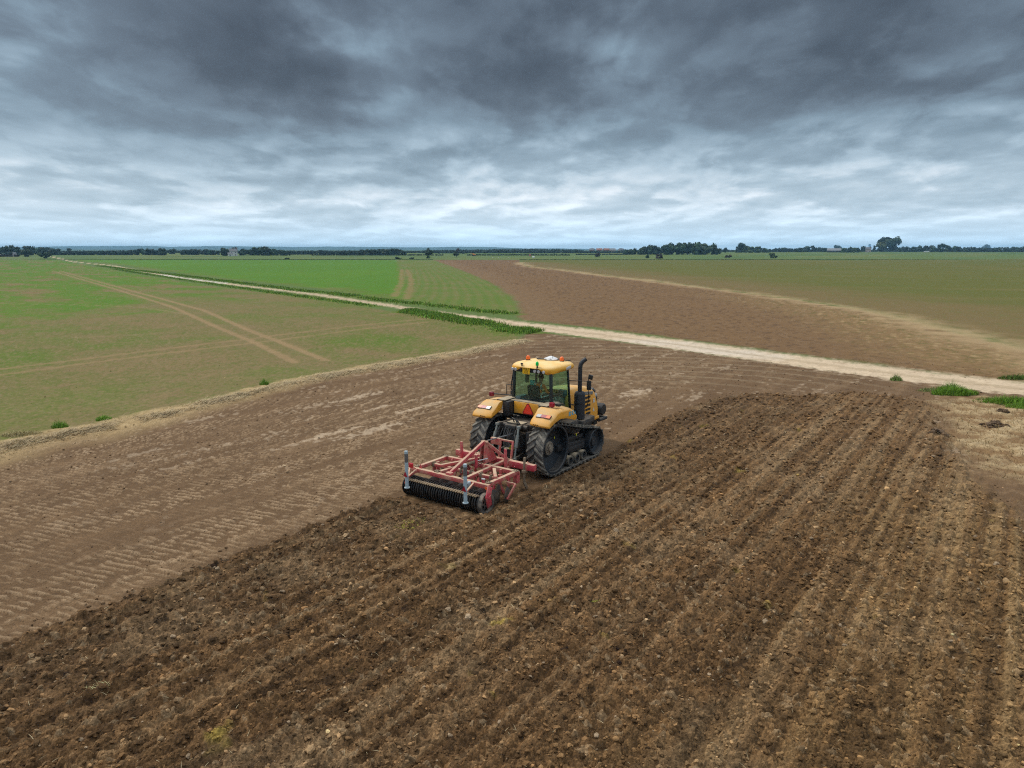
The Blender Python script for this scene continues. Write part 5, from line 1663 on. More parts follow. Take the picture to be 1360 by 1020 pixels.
# ---- exhaust
c = MB()
c.lathe([(0, .001), (0, .16), (.03, .195), (.90, .20), (.95, .185), (1.00, .15), (1.02, .001)], (.93, 2.45, 1.42), 'Z', 28)
c.lathe([(.55, .203), (.57, .208), (.62, .208), (.64, .203)], (.93, 2.45, 1.42), 'Z', 28)
ex = c.build('muffler', M_MUFF, TP, smooth=40)
c = MB(); c.tube([(.93, 2.45, 2.40), (.93, 2.45, 3.30), (.94, 2.47, 3.42), (.98, 2.53, 3.52), (1.06, 2.63, 3.60)], .078, 18, cap=False)
c.tube([(1.0595, 2.629, 3.598), (.97, 2.51, 3.50)], .070, 18, cap=True)
c.build('exhaust_stack', M_MUFF, TP, smooth=50)
c = MB(); c.tube([(.78, 2.22, 1.45), (1.12, 2.40, 2.02)], .012, 8); c.beam((.47, 2.45, 1.9), (.78, 2.45, 1.9), .05, .05)
c.build('muffler_bracket', M_STEEL, TP)
c = MB(); c.lathe([(0, .001), (0, .17), (.62, .17), (.66, .1), (.66, .001)], (-.90, 2.5, 1.42), 'Z', 24); c.build('air_cleaner', M_MUFF, TP, smooth=40)

# ---- cab
CX0, YR, YF = .78, .72, 2.12
c = MB()
def pil(a, b, w=.07): c.beam(a, b, w, w, up=(0, 1, 0), bev=.012)
for s in (-1, 1):
    pil((s * .80, .74, 1.80), (s * .76, .76, 3.34), .095)
    pil((s * .74, 2.10, 1.75), (s * .66, 2.02, 3.34), .07)
    c.beam((s * .80, .74, 1.80), (s * .74, 2.10, 1.75), .08, .10, bev=.01)
    c.beam((s * .76, .74, 3.33), (s * .67, 2.05, 3.33), .08, .08, bev=.01)
c.beam((-.80, .74, 2.27), (.80, .74, 2.27), .06, .08, bev=.01)
c.beam((-.76, .76, 3.33), (.76, .76, 3.33), .06, .09, bev=.01)
c.beam((-.74, 2.10, 1.78), (.74, 2.10, 1.78), .06, .10, bev=.01)
c.box((0, 1.42, 1.72), (1.50, 1.42, .08), bev=.01)
c.box((0, .76, 2.02), (1.50, .05, .44), bev=.01)
cab = c.build('cab_frame', plain('dark green-grey pillar', (.012, .020, .020), .4), TP, smooth=35)
def quad(name, pts, mat, parent, th=.006):
    v = [Vector(p) for p in pts]
    n = (v[1] - v[0]).cross(v[3] - v[0]).normalized() * th
    m_ = MB(); m_.add(v + [p + n for p in v], [(0, 1, 2, 3), (7, 6, 5, 4), (0, 4, 5, 1), (1, 5, 6, 2), (2, 6, 7, 3), (3, 7, 4, 0)])
    return m_.build(name, mat, parent)
quad('rear_window', [(-.75, .735, 2.32), (.75, .735, 2.32), (.71, .75, 3.29), (-.71, .75, 3.29)], M_GLASS, cab)
quad('side_window', [(.80, .80, 1.86), (.742, 2.05, 1.84), (.672, 1.98, 3.29), (.755, .82, 3.29)], M_GLASS, cab)
quad('side_window', [(-.80, .80, 1.86), (-.742, 2.05, 1.84), (-.672, 1.98, 3.29), (-.755, .82, 3.29)], M_GLASS, cab)
quad('windscreen', [(-.70, 2.10, 1.86), (.70, 2.10, 1.86), (.63, 2.04, 3.29), (-.63, 2.04, 3.29)], M_GLASS, cab)
# interior
c = MB()
c.box((.05, 1.02, 2.20), (.50, .50, .12), bev=.04)
c.box((-.08, .98, 2.50), (.48, .14, .56), Euler((math.radians(10), 0, 0)).to_matrix(), bev=.05)
c.box((0, 1.10, 1.95), (.34, .34, .40), bev=.03)
c.box((.42, 1.15, 2.30), (.12, .50, .10), bev=.03)
st = c.build('seat', M_SEAT, TP, smooth=40)
c = MB(); c.box((.52, 1.35, 2.05), (.28, 1.05, .52), bev=.05); c.box((0, 1.92, 2.20), (.60, .20, .30), bev=.05); c.box((-.58, .95, 2.10), (.22, .5, .55), bev=.04)
c.box((.56, 1.85, 2.42), (.30, .22, .24), bev=.03)
c.build('control_console', M_INT, TP, smooth=40)
c = MB(); c.tube([(0, 1.90, 2.25), (0, 1.72, 2.52)], .03, 10)
ring = [(.19 * math.cos(a), 1.70 + .19 * math.sin(a) * .85, 2.54 + .19 * math.sin(a) * .5) for a in np.linspace(0, 2 * math.pi, 21)]
c.tube(ring, .014, 6, cap=False); c.beam((-.18, 1.70, 2.54), (.18, 1.70, 2.54), .03, .012)
c.build('steering_wheel', M_BLK, TP, smooth=50)
c = MB(); c.box((-.50, 1.55, 2.66), (.26, .04, .34), bev=.012); c.tube([(-.5, 1.57, 2.5), (-.52, 1.6, 2.2)], .018, 8); mon = c.build('monitor', M_INT, TP)
c = MB(); c.box((-.50, 1.525, 2.67), (.22, .012, .29)); c.build('screen_face', M_CYAN, mon)
c = MB(); c.box((.52, 1.93, 2.12), (.24, .03, .42), bev=.01); c.build('dusty_panel', M_MUDY, TP)
# roof
bm = bmesh.new()
def sup(w, y0, y1, n=48, e=4.5):
    out = []
    yc, hy = (y0 + y1) / 2, (y1 - y0) / 2
    for k in range(n):
        a = 2 * math.pi * k / n
        ca, sa = math.cos(a), math.sin(a)
        out.append((w * math.copysign(abs(ca) ** (2 / e), ca), yc + hy * math.copysign(abs(sa) ** (2 / e), sa)))
    return out
levels = [(.86, .70, 2.20, 3.30), (.935, .60, 2.27, 3.34), (.955, .57, 2.30, 3.41), (.93, .61, 2.27, 3.48), (.86, .70, 2.20, 3.535), (.70, .90, 2.02, 3.565), (.40, 1.2, 1.75, 3.575)]
rings = []
for li, (w_, y0, y1, z) in enumerate(levels):
    r_ = []
    for (x, y) in sup(w_, y0, y1):
        zz = z
        if li < 3:   # rear edge arched upwards in the middle, corners hang down
            k_ = sstep(.35, .62, np.abs(np.array(x))) 
            rear = 1 - sstep(.75, 1.1, np.array(y))
            zz = z + float((1 - k_) * rear) * (.11, .08, .04)[li] - float(k_ * rear) * (.06, .05, .01)[li]
        r_.append(bm.verts.new((x, y, zz)))
    rings.append(r_)
for a_, b_ in zip(rings[:-1], rings[1:]):
    n = len(a_)
    for i in range(n): bm.faces.new((a_[i], a_[(i + 1) % n], b_[(i + 1) % n], b_[i]))
bm.faces.new(rings[0]); bm.faces.new(rings[-1][::-1])
mb = MB(); mb.bm(bm)
roof = mb.build('cab_roof', M_YELC, TP, smooth=50)
c = MB(); c.box((-.05, .68, 3.335), (1.28, .12, .13), bev=.02); bar = c.build('light_bar', M_CHAR, roof, smooth=35)
for x in (-.74, -.60, .20, .36, .56):
    c = MB(); c.lathe([(-.06, .001), (-.06, .045), (-.045, .058), (.04, .050), (.05, .001)], (x, .635, 3.345), 'Y', 18)
    c.build('work_light', M_LAMPW, TP, smooth=40)
for s in (-1, 1):
    c = MB(); c.box((s * .925, 1.62, 3.40), (.07, .34, .11), Euler((math.radians(6), 0, 0)).to_matrix(), bev=.025); c.build('side_work_light', M_LAMPW, roof, smooth=40)
def beacon(x, y, z, mat, r=.06, h=.13, stem=0):
    c = MB()
    c.m(1).lathe([(-.03 - stem, .001), (-.03 - stem, .03 if stem else r + .01), (0, .025 if stem else r + .01), (0, .001)], (x, y, z), 'Z', 16)
    c.m(0).lathe([(0, .001), (0, r), (h * .55, r * 1.02), (h * .85, r * .72), (h, r * .3), (h, .001)], (x, y, z), 'Z', 18)
    return c
beacon(-.62, 1.40, 3.60, M_AMBER, .075, .145).build('amber_beacon', [M_AMBER, M_BLK], TP, smooth=50)
beacon(.52, 1.85, 3.59, M_AMBER, .075, .145).build('amber_beacon', [M_AMBER, M_BLK], TP, smooth=50)
beacon(.30, .60, 3.56, M_GREEN, .055, .14, stem=.13).build('green_beacon', [M_GREEN, M_BLK], TP, smooth=50)
c = MB(); c.lathe([(0, .001), (0, .24), (.03, .25), (.06, .22), (.10, .12), (.13, .05), (.135, .001)], (.06, 1.85, 3.585), 'Z', 28); c.build('receiver_dome', M_WHITE, TP, smooth=50)
c = MB(); c.tube([(-.45, 1.70, 3.60), (.80, 1.98, 3.60)], .018, 8); c.tube([(-.3, 1.55, 3.61), (.2, 1.66, 3.64)], .014, 8); c.tube([(.2, 1.75, 3.60), (.2, 1.75, 3.80)], .008, 6)
c2 = MB(); c2.tube([(-.35, .62, 3.46), (-.35, .62, 3.56)], .02, 8); c2.box((-.35, .62, 3.56), (.07, .06, .05)); c2.build('rear_camera', M_BLK, TP)
c.build('aerial_bracket', M_BLK, TP, smooth=40)
# number plate
c = MB(); c.box((-.145, .585, 3.335), (.30, .018, .23), bev=.006); npl = c.build('number_plate', M_PLATE, TP)
SEG = {'V': [((0, 1), (.5, 0)), ((.5, 0), (1, 1))], '6': [((1, 1), (0, 1)), ((0, 1), (0, 0)), ((0, 0), (1, 0)), ((1, 0), (1, .5)), ((1, .5), (0, .5))],
       'L': [((0, 1), (0, 0)), ((0, 0), (1, 0))], 'X': [((0, 0), (1, 1)), ((0, 1), (1, 0))], '1': [((.5, 0), (.5, 1))], 'E': [((0, 0), (0, 1)), ((0, 1), (1, 1)), ((0, .5), (.8, .5)), ((0, 0), (1, 0))], 'Y': [((0, 1), (.5, .5)), ((1, 1), (.5, .5)), ((.5, .5), (.5, 0))],
       '0': [((0, 0), (0, 1)), ((0, 1), (1, 1)), ((1, 1), (1, 0)), ((1, 0), (0, 0))], '7': [((0, 1), (1, 1)), ((1, 1), (.3, 0))], 'Z': [((0, 1), (1, 1)), ((1, 1), (0, 0)), ((0, 0), (1, 0))], 'U': [((0, 1), (0, 0)), ((0, 0), (1, 0)), ((1, 0), (1, 1))]}
ch = MB()
for row, txt, z0, n in ((0, 'Y067', 3.352, 4), (1, 'EXZ', 3.247, 3)):
    for k, t in enumerate(txt):
        x0 = -.145 + (k - (n - 1) / 2) * .062 - .02
        for (a_, b_) in SEG[t]:
            A_ = (x0 + a_[0] * .038, .574, z0 + a_[1] * .075); B_ = (x0 + b_[0] * .038, .574, z0 + b_[1] * .075)
            ch.beam(A_, B_, .009, .006, up=(0, 1, 0))
ch.build('plate_characters', M_CHAR, npl)
# mirrors, rods, rails
for s in (-1, 1):
    c = MB()
    c.tube([(s * .70, 2.08, 2.86), (s * 1.33, 2.32, 2.86)], .013, 8)
    c.tube([(s * 1.33, 2.36, 2.50), (s * 1.33, 2.36, 3.0)], .014, 8)
    mr = c.build('mirror_arm', M_BLK, TP, smooth=50)
    c = MB(); c.box((s * 1.33, 2.40, 2.70), (.17, .06, .34), bev=.02); c.build('mirror', M_BLK, mr, smooth=40)
    c = MB(); c.box((s * 1.37, 2.44, 3.00), (.17, .07, .17), Euler((0, math.radians(12), 0)).to_matrix(), bev=.02); c.build('wide_mirror', M_BLK, mr, smooth=40)
c = MB(); c.tube([(1.33, 2.36, 2.50), (1.25, 2.55, 2.1), (.95, 2.9, 1.75), (.52, 3.1, 1.6)], .014, 8); c.build('stay_rod', M_BLK, TP, smooth=40)
c = MB()
c.tube([(-.80, .86, 2.34), (-1.62, .66, 2.34)], .022, 8); rod = c.build('light_arm', M_BLK, TP, smooth=50)
c = MB(); c.box((-1.68, .62, 2.33), (.15, .13, .15), bev=.02); c.build('marker_light', plain('dark red lens', (.22, .015, .03), .35), rod)
c = MB(); c.tube([(.82, .80, 2.36), (1.10, .42, 2.38)], .018, 8); rod = c.build('light_arm', M_BLK, TP, smooth=50)
c = MB(); c.box((1.18, .18, 2.37), (.17, .12, .15), bev=.02); c.build('marker_light', M_LAMPR, rod)
c = MB(); c.box((1.34, .32, 2.36), (.16, .14, .10), bev=.02); c.tube([(1.25, .25, 2.4), (1.45, .45, 2.40), (1.50, .5, 2.30)], .012, 6); c.build('work_lamp', M_DGREY, rod)
c = MB(); c.tube([(-1.28, 1.0, 2.28), (-1.28, 1.0, 2.66), (-.84, .95, 2.72)], .016, 8)
c.tube([(-.86, .80, 2.45), (-.93, .78, 2.60), (-.90, .78, 2.85), (-.83, .78, 3.20)], .02, 8)
c.box((-.95, .9, 2.42), (.12, .12, .14), bev=.02); c.build('hand_rail', M_BLK, TP, smooth=40)
c = MB()
c.tube([(-.45, .712, 2.40), (.10, .712, 2.34), (.55, .712, 2.36)], .012, 6); c.build('rear_wiper', M_CHAR, TP)
c = MB()
for k in range(3): c.box((-1.15, 1.95 + .02 * k, 1.02 + .28 * k), (.42, .30, .04), bev=.01)
c.build('step', M_DGREY, TP)
# ================================================================ CULTIVATOR
CO = (.2, -3.3)
cx0, cy0 = loc2w(*CO)
cult = empty('cultivator', (cx0, cy0, 0), -TR_AZ, 'pink-red disc cultivator with a black ring roller, mounted behind the yellow tractor', 'cultivator')
LOC = (-CO[0], -CO[1], .03)
M_RED = paint('faded red paint', (.50, .070, .075), .65, dust=(.52, .36, .24), dust_top=1.0, dust_all=.30, scale=4)
M_REDD = paint('bright red paint', (.54, .045, .070), .55, dust=(.54, .35, .24), dust_top=.85, dust_all=.20, scale=4)
M_RING = paint('black ring steel', (.012, .012, .013), .40, dust=(.13, .09, .06), dust_top=.22, dust_all=.10, scale=5)
M_DISC = paint('muddy disc steel', (.07, .06, .052), .45, dust=(.20, .145, .10), dust_top=.4, dust_all=.35, metal=.3)
M_POLE = paint('pale blue-grey tube', (.36, .47, .53), .45, dust=(.5, .45, .36), dust_top=.2, dust_all=.06)
M_SOILM = paint('soil-caked steel', (.20, .145, .095), .9, dust=(.27, .20, .13), dust_top=.4, dust_all=.4)
def cb(mb, name, mat, parent=None, smooth=35, bevel=0):
    o = mb.build(name, mat, parent or cult, smooth=smooth, bevel=bevel)
    if parent is None: o.location = LOC
    return o
FZ = .80
XL, XR = -1.15, 1.62
f = MB()
f.beam((XL - .1, -4.02, FZ), (XR + .12, -4.02, FZ), .13, .13, bev=.012)          # rear beam
f.beam((XL, -3.96, FZ + .02), (XL, -2.55, FZ + .02), .12, .12, bev=.012)
f.beam((XR, -3.96, FZ + .02), (XR, -2.55, FZ + .02), .12, .12, bev=.012)
f.beam((XL - .06, -2.50, FZ), (XR + .06, -2.50, FZ), .13, .14, bev=.012)
f.beam((-.30, -3.95, FZ + .01), (-.10, -1.8, FZ), .11, .11, bev=.012)
f.beam((.75, -3.95, FZ + .01), (.62, -1.8, FZ), .11, .11, bev=.012)
f.beam((XL, -3.25, FZ - .02), (XR, -3.25, FZ - .02), .10, .10, bev=.012)
f.beam((-.45, -3.60, FZ + .13), (.10, -2.35, FZ + .16), .10, .10, bev=.02)
f.beam((XR - .55, -2.9, FZ + .12), (XR - .05, -3.5, FZ + .10), .10, .10, bev=.012)
f.box((XL + .05, -3.1, FZ - .12), (.16, .2, .30), bev=.02); f.box((XR - .02, -2.48, FZ - .14), (.16, .16, .36), bev=.02)
cb(f, 'frame', M_RED)
f = MB(); f.beam((-1.38, -1.72, FZ - .02), (1.78, -1.72, FZ - .02), .17, .20, bev=.015); cb(f, 'front_beam', M_REDD)
# clamps and bolts along the beams
f = MB()
for x in (-1.15, -.5, .15, .8, 1.45):
    f.box((x, -1.72, FZ - .02), (.14, .19, .225), bev=.01)
    for dy in (-.07, .07): f.lathe([(0, .018), (.035, .018), (.037, .001)], (x, -1.72 + dy, FZ + .09), 'Z', 6)
cb(f, 'tine_clamp', M_RED)
f = MB()
for x in (-1.0, -.62, -.24, .14, .52, .90, 1.28): 
    f.box((x - .05, -3.25, FZ - .02), (.09, .13, .13), bev=.008)
    f.tube([(x - .05, -3.31, FZ + .07), (x - .05, -3.19, FZ + .07)], .02, 6)
for x, y in ((XL, -3.9), (XR, -3.9), (XL, -2.55), (XR, -2.55), (-.30, -3.95), (.75, -3.95)):
    f.box((x, y, FZ + .085), (.15, .15, .02)); f.lathe([(0, .016), (.03, .016), (.032, .001)], (x + .04, y, FZ + .095), 'Z', 6); f.lathe([(0, .016), (.03, .016), (.032, .001)], (x - .04, y, FZ + .095), 'Z', 6)
cb(f, 'clamp_bolt', M_SOILM)
# headstock
AP = Vector((.28, -2.33, 1.52))
f = MB()
for dx in (-.05, .05):
    f.add(*(lambda P_: (P_, [(0, 1, 2, 3), (4, 7, 6, 5), (0, 4, 5, 1), (1, 5, 6, 2), (2, 6, 7, 3), (3, 7, 4, 0)]))(
        [Vector((.28 + dx - .012, -2.42, 1.56)), Vector((.28 + dx - .012, -2.26, 1.56)), Vector((.28 + dx * 1.8 - .012, -1.80, .86)), Vector((.28 + dx * 1.8 - .012, -2.52, .86)),
         Vector((.28 + dx + .012, -2.42, 1.56)), Vector((.28 + dx + .012, -2.26, 1.56)), Vector((.28 + dx * 1.8 + .012, -1.80, .86)), Vector((.28 + dx * 1.8 + .012, -2.52, .86))]))
f.beam((.28, -2.30, 1.52), (-.22, -1.75, .86), .07, .10, bev=.01)
f.beam((.28, -2.30, 1.52), (.80, -1.75, .86), .07, .10, bev=.01)
f.tube([(.15, -2.33, 1.52), (.41, -2.33, 1.52)], .035, 10)
cb(f, 'headstock', M_RED)
f = MB(); f.beam((.28, -2.36, 1.54), (.20, -3.93, FZ + .10), .085, .11, bev=.012); f.box((.20, -3.96, FZ + .09), (.20, .14, .10), bev=.01); cb(f, 'brace_strut', M_REDD)
f = MB()
f.beam((.30, -1.62, .86), (.30, -1.50, 1.42), .05, .07, bev=.008); f.beam((.78, -1.62, .86), (.78, -1.50, 1.42), .05, .07, bev=.008)
f.beam((.28, -1.50, 1.42), (.80, -1.50, 1.42), .06, .06, bev=.008); f.beam((.30, -1.52, 1.36), (-.06, -1.55, 1.36), .1, .22, bev=.02); cb(f, 'hitch_frame', M_RED)
for x, y, z in ((-.60, -2.42, 1.42), (1.06, -2.30, 1.42)):
    f = MB(); f.beam((x, y, FZ), (x, y, z), .09, .05, up=(0, 1, 0), bev=.008); f.tube([(x, y - .03, z - .05), (x, y + .03, z - .05)], .02, 8); cb(f, 'support_stand', M_REDD)
f = MB(); f.beam((.42, -2.95, .85), (.42, -2.95, 1.25), .06, .08, bev=.008); f.box((.42, -2.95, 1.27), (.10, .12, .03)); cb(f, 'depth_bracket', M_REDD)
f = MB(); f.tube([(.15, -3.4, .95), (.36, -2.95, 1.05)], .045, 12); cb(f, 'hydraulic_ram', M_SOILM); f = MB(); f.tube([(.36, -2.95, 1.05), (.55, -2.55, 1.08)], .022, 10); cb(f, 'ram_rod', M_STEEL)
f = MB()
for k in range(4):
    f.tube([(.3 - .05 * k, -1.7, 1.2), (.25 - .1 * k, -2.1, 1.12 + .04 * k), (.1 + .1 * k, -2.5, .95), (.2 + .1 * k, -2.95, .95)], .012, 6)
cb(f, 'hydraulic_hose', plain('black rubber hose', (.014, .014, .015), .5), smooth=60)
# ring roller
RX0, RX1, RY, RR_, RZ = -1.42, 1.56, -4.05, .315, .285
f = MB(); f.lathe([(RX0, .001), (RX0, .09), (RX1, .09), (RX1, .001)], (0, RY, RZ), 'X', 16); cb(f, 'roller_shaft', M_RING)
nring = 33
proto = None
for k in range(nring):
    x = RX0 + .03 + (RX1 - RX0 - .06) * k / (nring - 1)
    if proto is None:
        f = MB()
        f.lathe([(-.022, RR_ - .085), (-.026, RR_ - .05), (-.020, RR_ - .012), (0, RR_), (.020, RR_ - .012), (.026, RR_ - .05), (.022, RR_ - .085)], (0, 0, 0), 'X', 40, closed=True)
        for q_ in range(5):
            a = 2 * math.pi * q_ / 5
            f.beam((0, .08 * math.cos(a), .08 * math.sin(a)), (0, (RR_ - .08) * math.cos(a), (RR_ - .08) * math.sin(a)), .05, .012, up=(1, 0, 0))
        o = f.build('roller_ring', M_RING, cult, smooth=45); proto = o
    else:
        o = proto.copy(); COL.objects.link(o); o.parent = cult
    o.location = (LOC[0] + x + rng.uniform(-.008, .008), LOC[1] + RY + rng.uniform(-.01, .01), LOC[2] + RZ + rng.uniform(-.01, .01))
    o.rotation_euler = (.35 * k, rng.uniform(-.02, .02), rng.uniform(-.035, .035))
f = MB()
f.lathe([(-.06, RR_ - .07), (-.07, RR_ - .03), (-.065, RR_ + .005), (.0, RR_ + .02), (.065, RR_ + .005), (.07, RR_ - .03), (.06, RR_ - .07)], (0, 0, 0), 'X', 40, closed=True)
for q_ in range(6):
    a = 2 * math.pi * q_ / 6; f.beam((0, .05 * math.cos(a), .05 * math.sin(a)), (0, (RR_ - .06) * math.cos(a), (RR_ - .06) * math.sin(a)), .06, .016, up=(1, 0, 0))
o = f.build('end_ring', paint('dusty end ring', (.05, .048, .046), .6, dust=(.27, .22, .17), dust_top=.4, dust_all=.45), cult, smooth=45)
o.location = (LOC[0] + RX1 + .07, LOC[1] + RY, LOC[2] + RZ)
# scraper bar with its light tips
f = MB(); f.beam((RX0, RY - .22, .56), (RX1, RY - .22, .56), .04, .05, bev=.005); cb(f, 'scraper_bar', M_SOILM)
f = MB()
for k in range(nring - 1):
    x = RX0 + .03 + (RX1 - RX0 - .06) * (k + .5) / (nring - 1)
    f.beam((x - .035, RY - .285, .535), (x + .035, RY - .25, .575), .028, .035, bev=.004)
cb(f, 'scraper_tip', paint('worn scraper steel', (.50, .36, .22), .6, dust_top=.5, dust_all=.3, dust=(.6, .45, .28)))
# roller arms
f = MB()
f.beam((XR + .14, -4.02, FZ + .02), (XR + .20, -4.20, .50), .05, .20, up=(0, 1, 0), bev=.015); f.beam((XR + .20, -4.18, .56), (XR + .12, -4.02, .22), .05, .20, up=(0, 1, 0), bev=.015)
cb(f, 'roller_arm', M_REDD)
f = MB(); f.beam((XL + .15, -4.08, FZ), (XL - .02, -4.32, .66), .10, .07, bev=.015); f.beam((XL - .02, -4.32, .66), (XL - .10, -4.36, .42), .10, .06, bev=.015)
f.beam((RX0 - .02, -3.98, FZ), (RX0 - .03, -4.05, .26), .04, .14, up=(0, 1, 0), bev=.01); cb(f, 'roller_arm', M_RED)
for s, x in ((-1, XL + .1), (1, XR - .42)):
    f = MB()
    f.beam((x, -4.05, FZ + .03), (x + .26, -4.72, FZ + .0), .05, .05, bev=.006); f.beam((x - .24 - .06, -4.05, FZ - .0), (x + .26, -4.72, FZ - .06), .05, .05, bev=.006)
    f.add([(x + .05, -3.98, FZ + .06), (x + .17, -3.98, FZ + .06), (x + .11, -3.98, FZ + .2), (x + .05, -4.0, FZ + .06), (x + .17, -4.0, FZ + .06), (x + .11, -4.0, FZ + .2)], [(0, 1, 2), (3, 5, 4), (0, 3, 4, 1), (1, 4, 5, 2), (2, 5, 3, 0)])
    cb(f, 'pole_bracket', M_RED)
    xp, yp = x + .26, -4.76
    f = MB(); f.tube([(xp, yp, .50), (xp, yp, 1.62)], .052, 16); f.lathe([(0, .001), (0, .085), (.02, .085), (.02, .001)], (xp, yp, .48), 'Z', 16)
    po = cb(f, 'marker_pole', M_POLE)
    f = MB(); f.lathe([(0, .054), (0, .0555), (.26, .0555), (.26, .054)], (xp, yp, 1.28), 'Z', 16); f.build('pole_sleeve', plain('brown-grey sleeve', (.13, .12, .115), .7), po, smooth=40)
    f = MB(); n_ = Vector((0, -1, 0))
    f.add([(xp - .085, yp - .058, .84), (xp + .085, yp - .058, .84), (xp, yp - .058, 1.0), (xp - .085, yp - .066, .84), (xp + .085, yp - .066, .84), (xp, yp - .066, 1.0)], [(0, 1, 2), (3, 5, 4), (0, 3, 4, 1), (1, 4, 5, 2), (2, 5, 3, 0)])
    f.build('triangle_reflector', M_LAMPR, po)
f = MB(); f.box((XL + .10, -4.30, 1.02), (.15, .06, .14), bev=.01); f.tube([(XL + .1, -4.28, 1.0), (XL + .1, -4.1, .86)], .012, 6); cb(f, 'tail_lamp', plain('red reflector', (.55, .02, .03), .3))
f = MB(); f.box((XR + .10, -4.11, FZ - .03), (.12, .02, .07), bev=.006); cb(f, 'indicator_lamp', M_LAMPO)
f = MB(); f.m(0).box((XR - .02, -4.12, FZ + .17), (.10, .03, .10)); f.m(1).box((XR - .02, -4.12, FZ + .24), (.12, .03, .035)); cb(f, 'rear_reflector', [M_REDD, M_WHITE])
f = MB(); f.box((XR - .55, -4.08, FZ - .02), (.09, .16, .16), bev=.01); cb(f, 'clamp_plate', M_POLE)
# tines and levelling discs
for row, (y, xs) in enumerate(((-1.72, (-1.15, -.5, .15, .8, 1.45)), (-2.50, (-.85, -.2, .45, 1.1)))):
    for x in xs:
        f = MB()
        f.beam((x, y - .10, FZ + (.30 if x == 1.45 else .04)), (x, y - .13, .30), .04, .09, up=(0, 1, 0), bev=.006)
        f.beam((x, y - .13, .32), (x, y + .05, .04), .04, .10, up=(0, 1, 0), bev=.006)
        f.box((x, y - .1, FZ - .16), (.12, .16, .10), bev=.01)
        cb(f, 'tine', M_SOILM if x == 1.45 else M_RED)
proto = None
for (y, sg, xs) in ((-3.0, 1, (-1.0, -.62, -.24, .14, .52, .90, 1.28, 1.62)), (-3.48, -1, (-.85, -.47, -.09, .29, .67, 1.05, 1.43))):
    for x in xs:
        f = MB()
        f.lathe([(0, .27), (.012, .262), (.045, .16), (.055, .001), (.045, .001), (.035, .16), (.0, .258)], (0, 0, 0), 'X', 28)
        f.lathe([(-.05, .001), (-.05, .05), (.07, .06), (.07, .001)], (0, 0, 0), 'X', 14)
        o = f.build('disc', M_DISC, cult, smooth=45)
        o.location = (LOC[0] + x, LOC[1] + y, LOC[2] + .24); o.rotation_euler = (0, 0, sg * math.radians(20))
        f = MB(); f.beam((x - .05, y + .22, FZ - .04), (x - .06, y + .14, .42), .05, .06, up=(0, 1, 0), bev=.008); f.beam((x - .06, y + .14, .44), (x - .05, y, .26), .05, .06, up=(0, 1, 0), bev=.008)
        cb(f, 'disc_arm', M_REDD if x > 1.3 else M_RED)
f = MB(); f.beam((XR + .05, -3.1, FZ - .12), (XR + .32, -3.0, FZ - .16), .05, .06, bev=.01); f.beam((XR + .32, -3.0, FZ - .16), (XR + .20, -3.25, .22), .05, .09, up=(0, 1, 0), bev=.01); cb(f, 'side_deflector', M_RED)
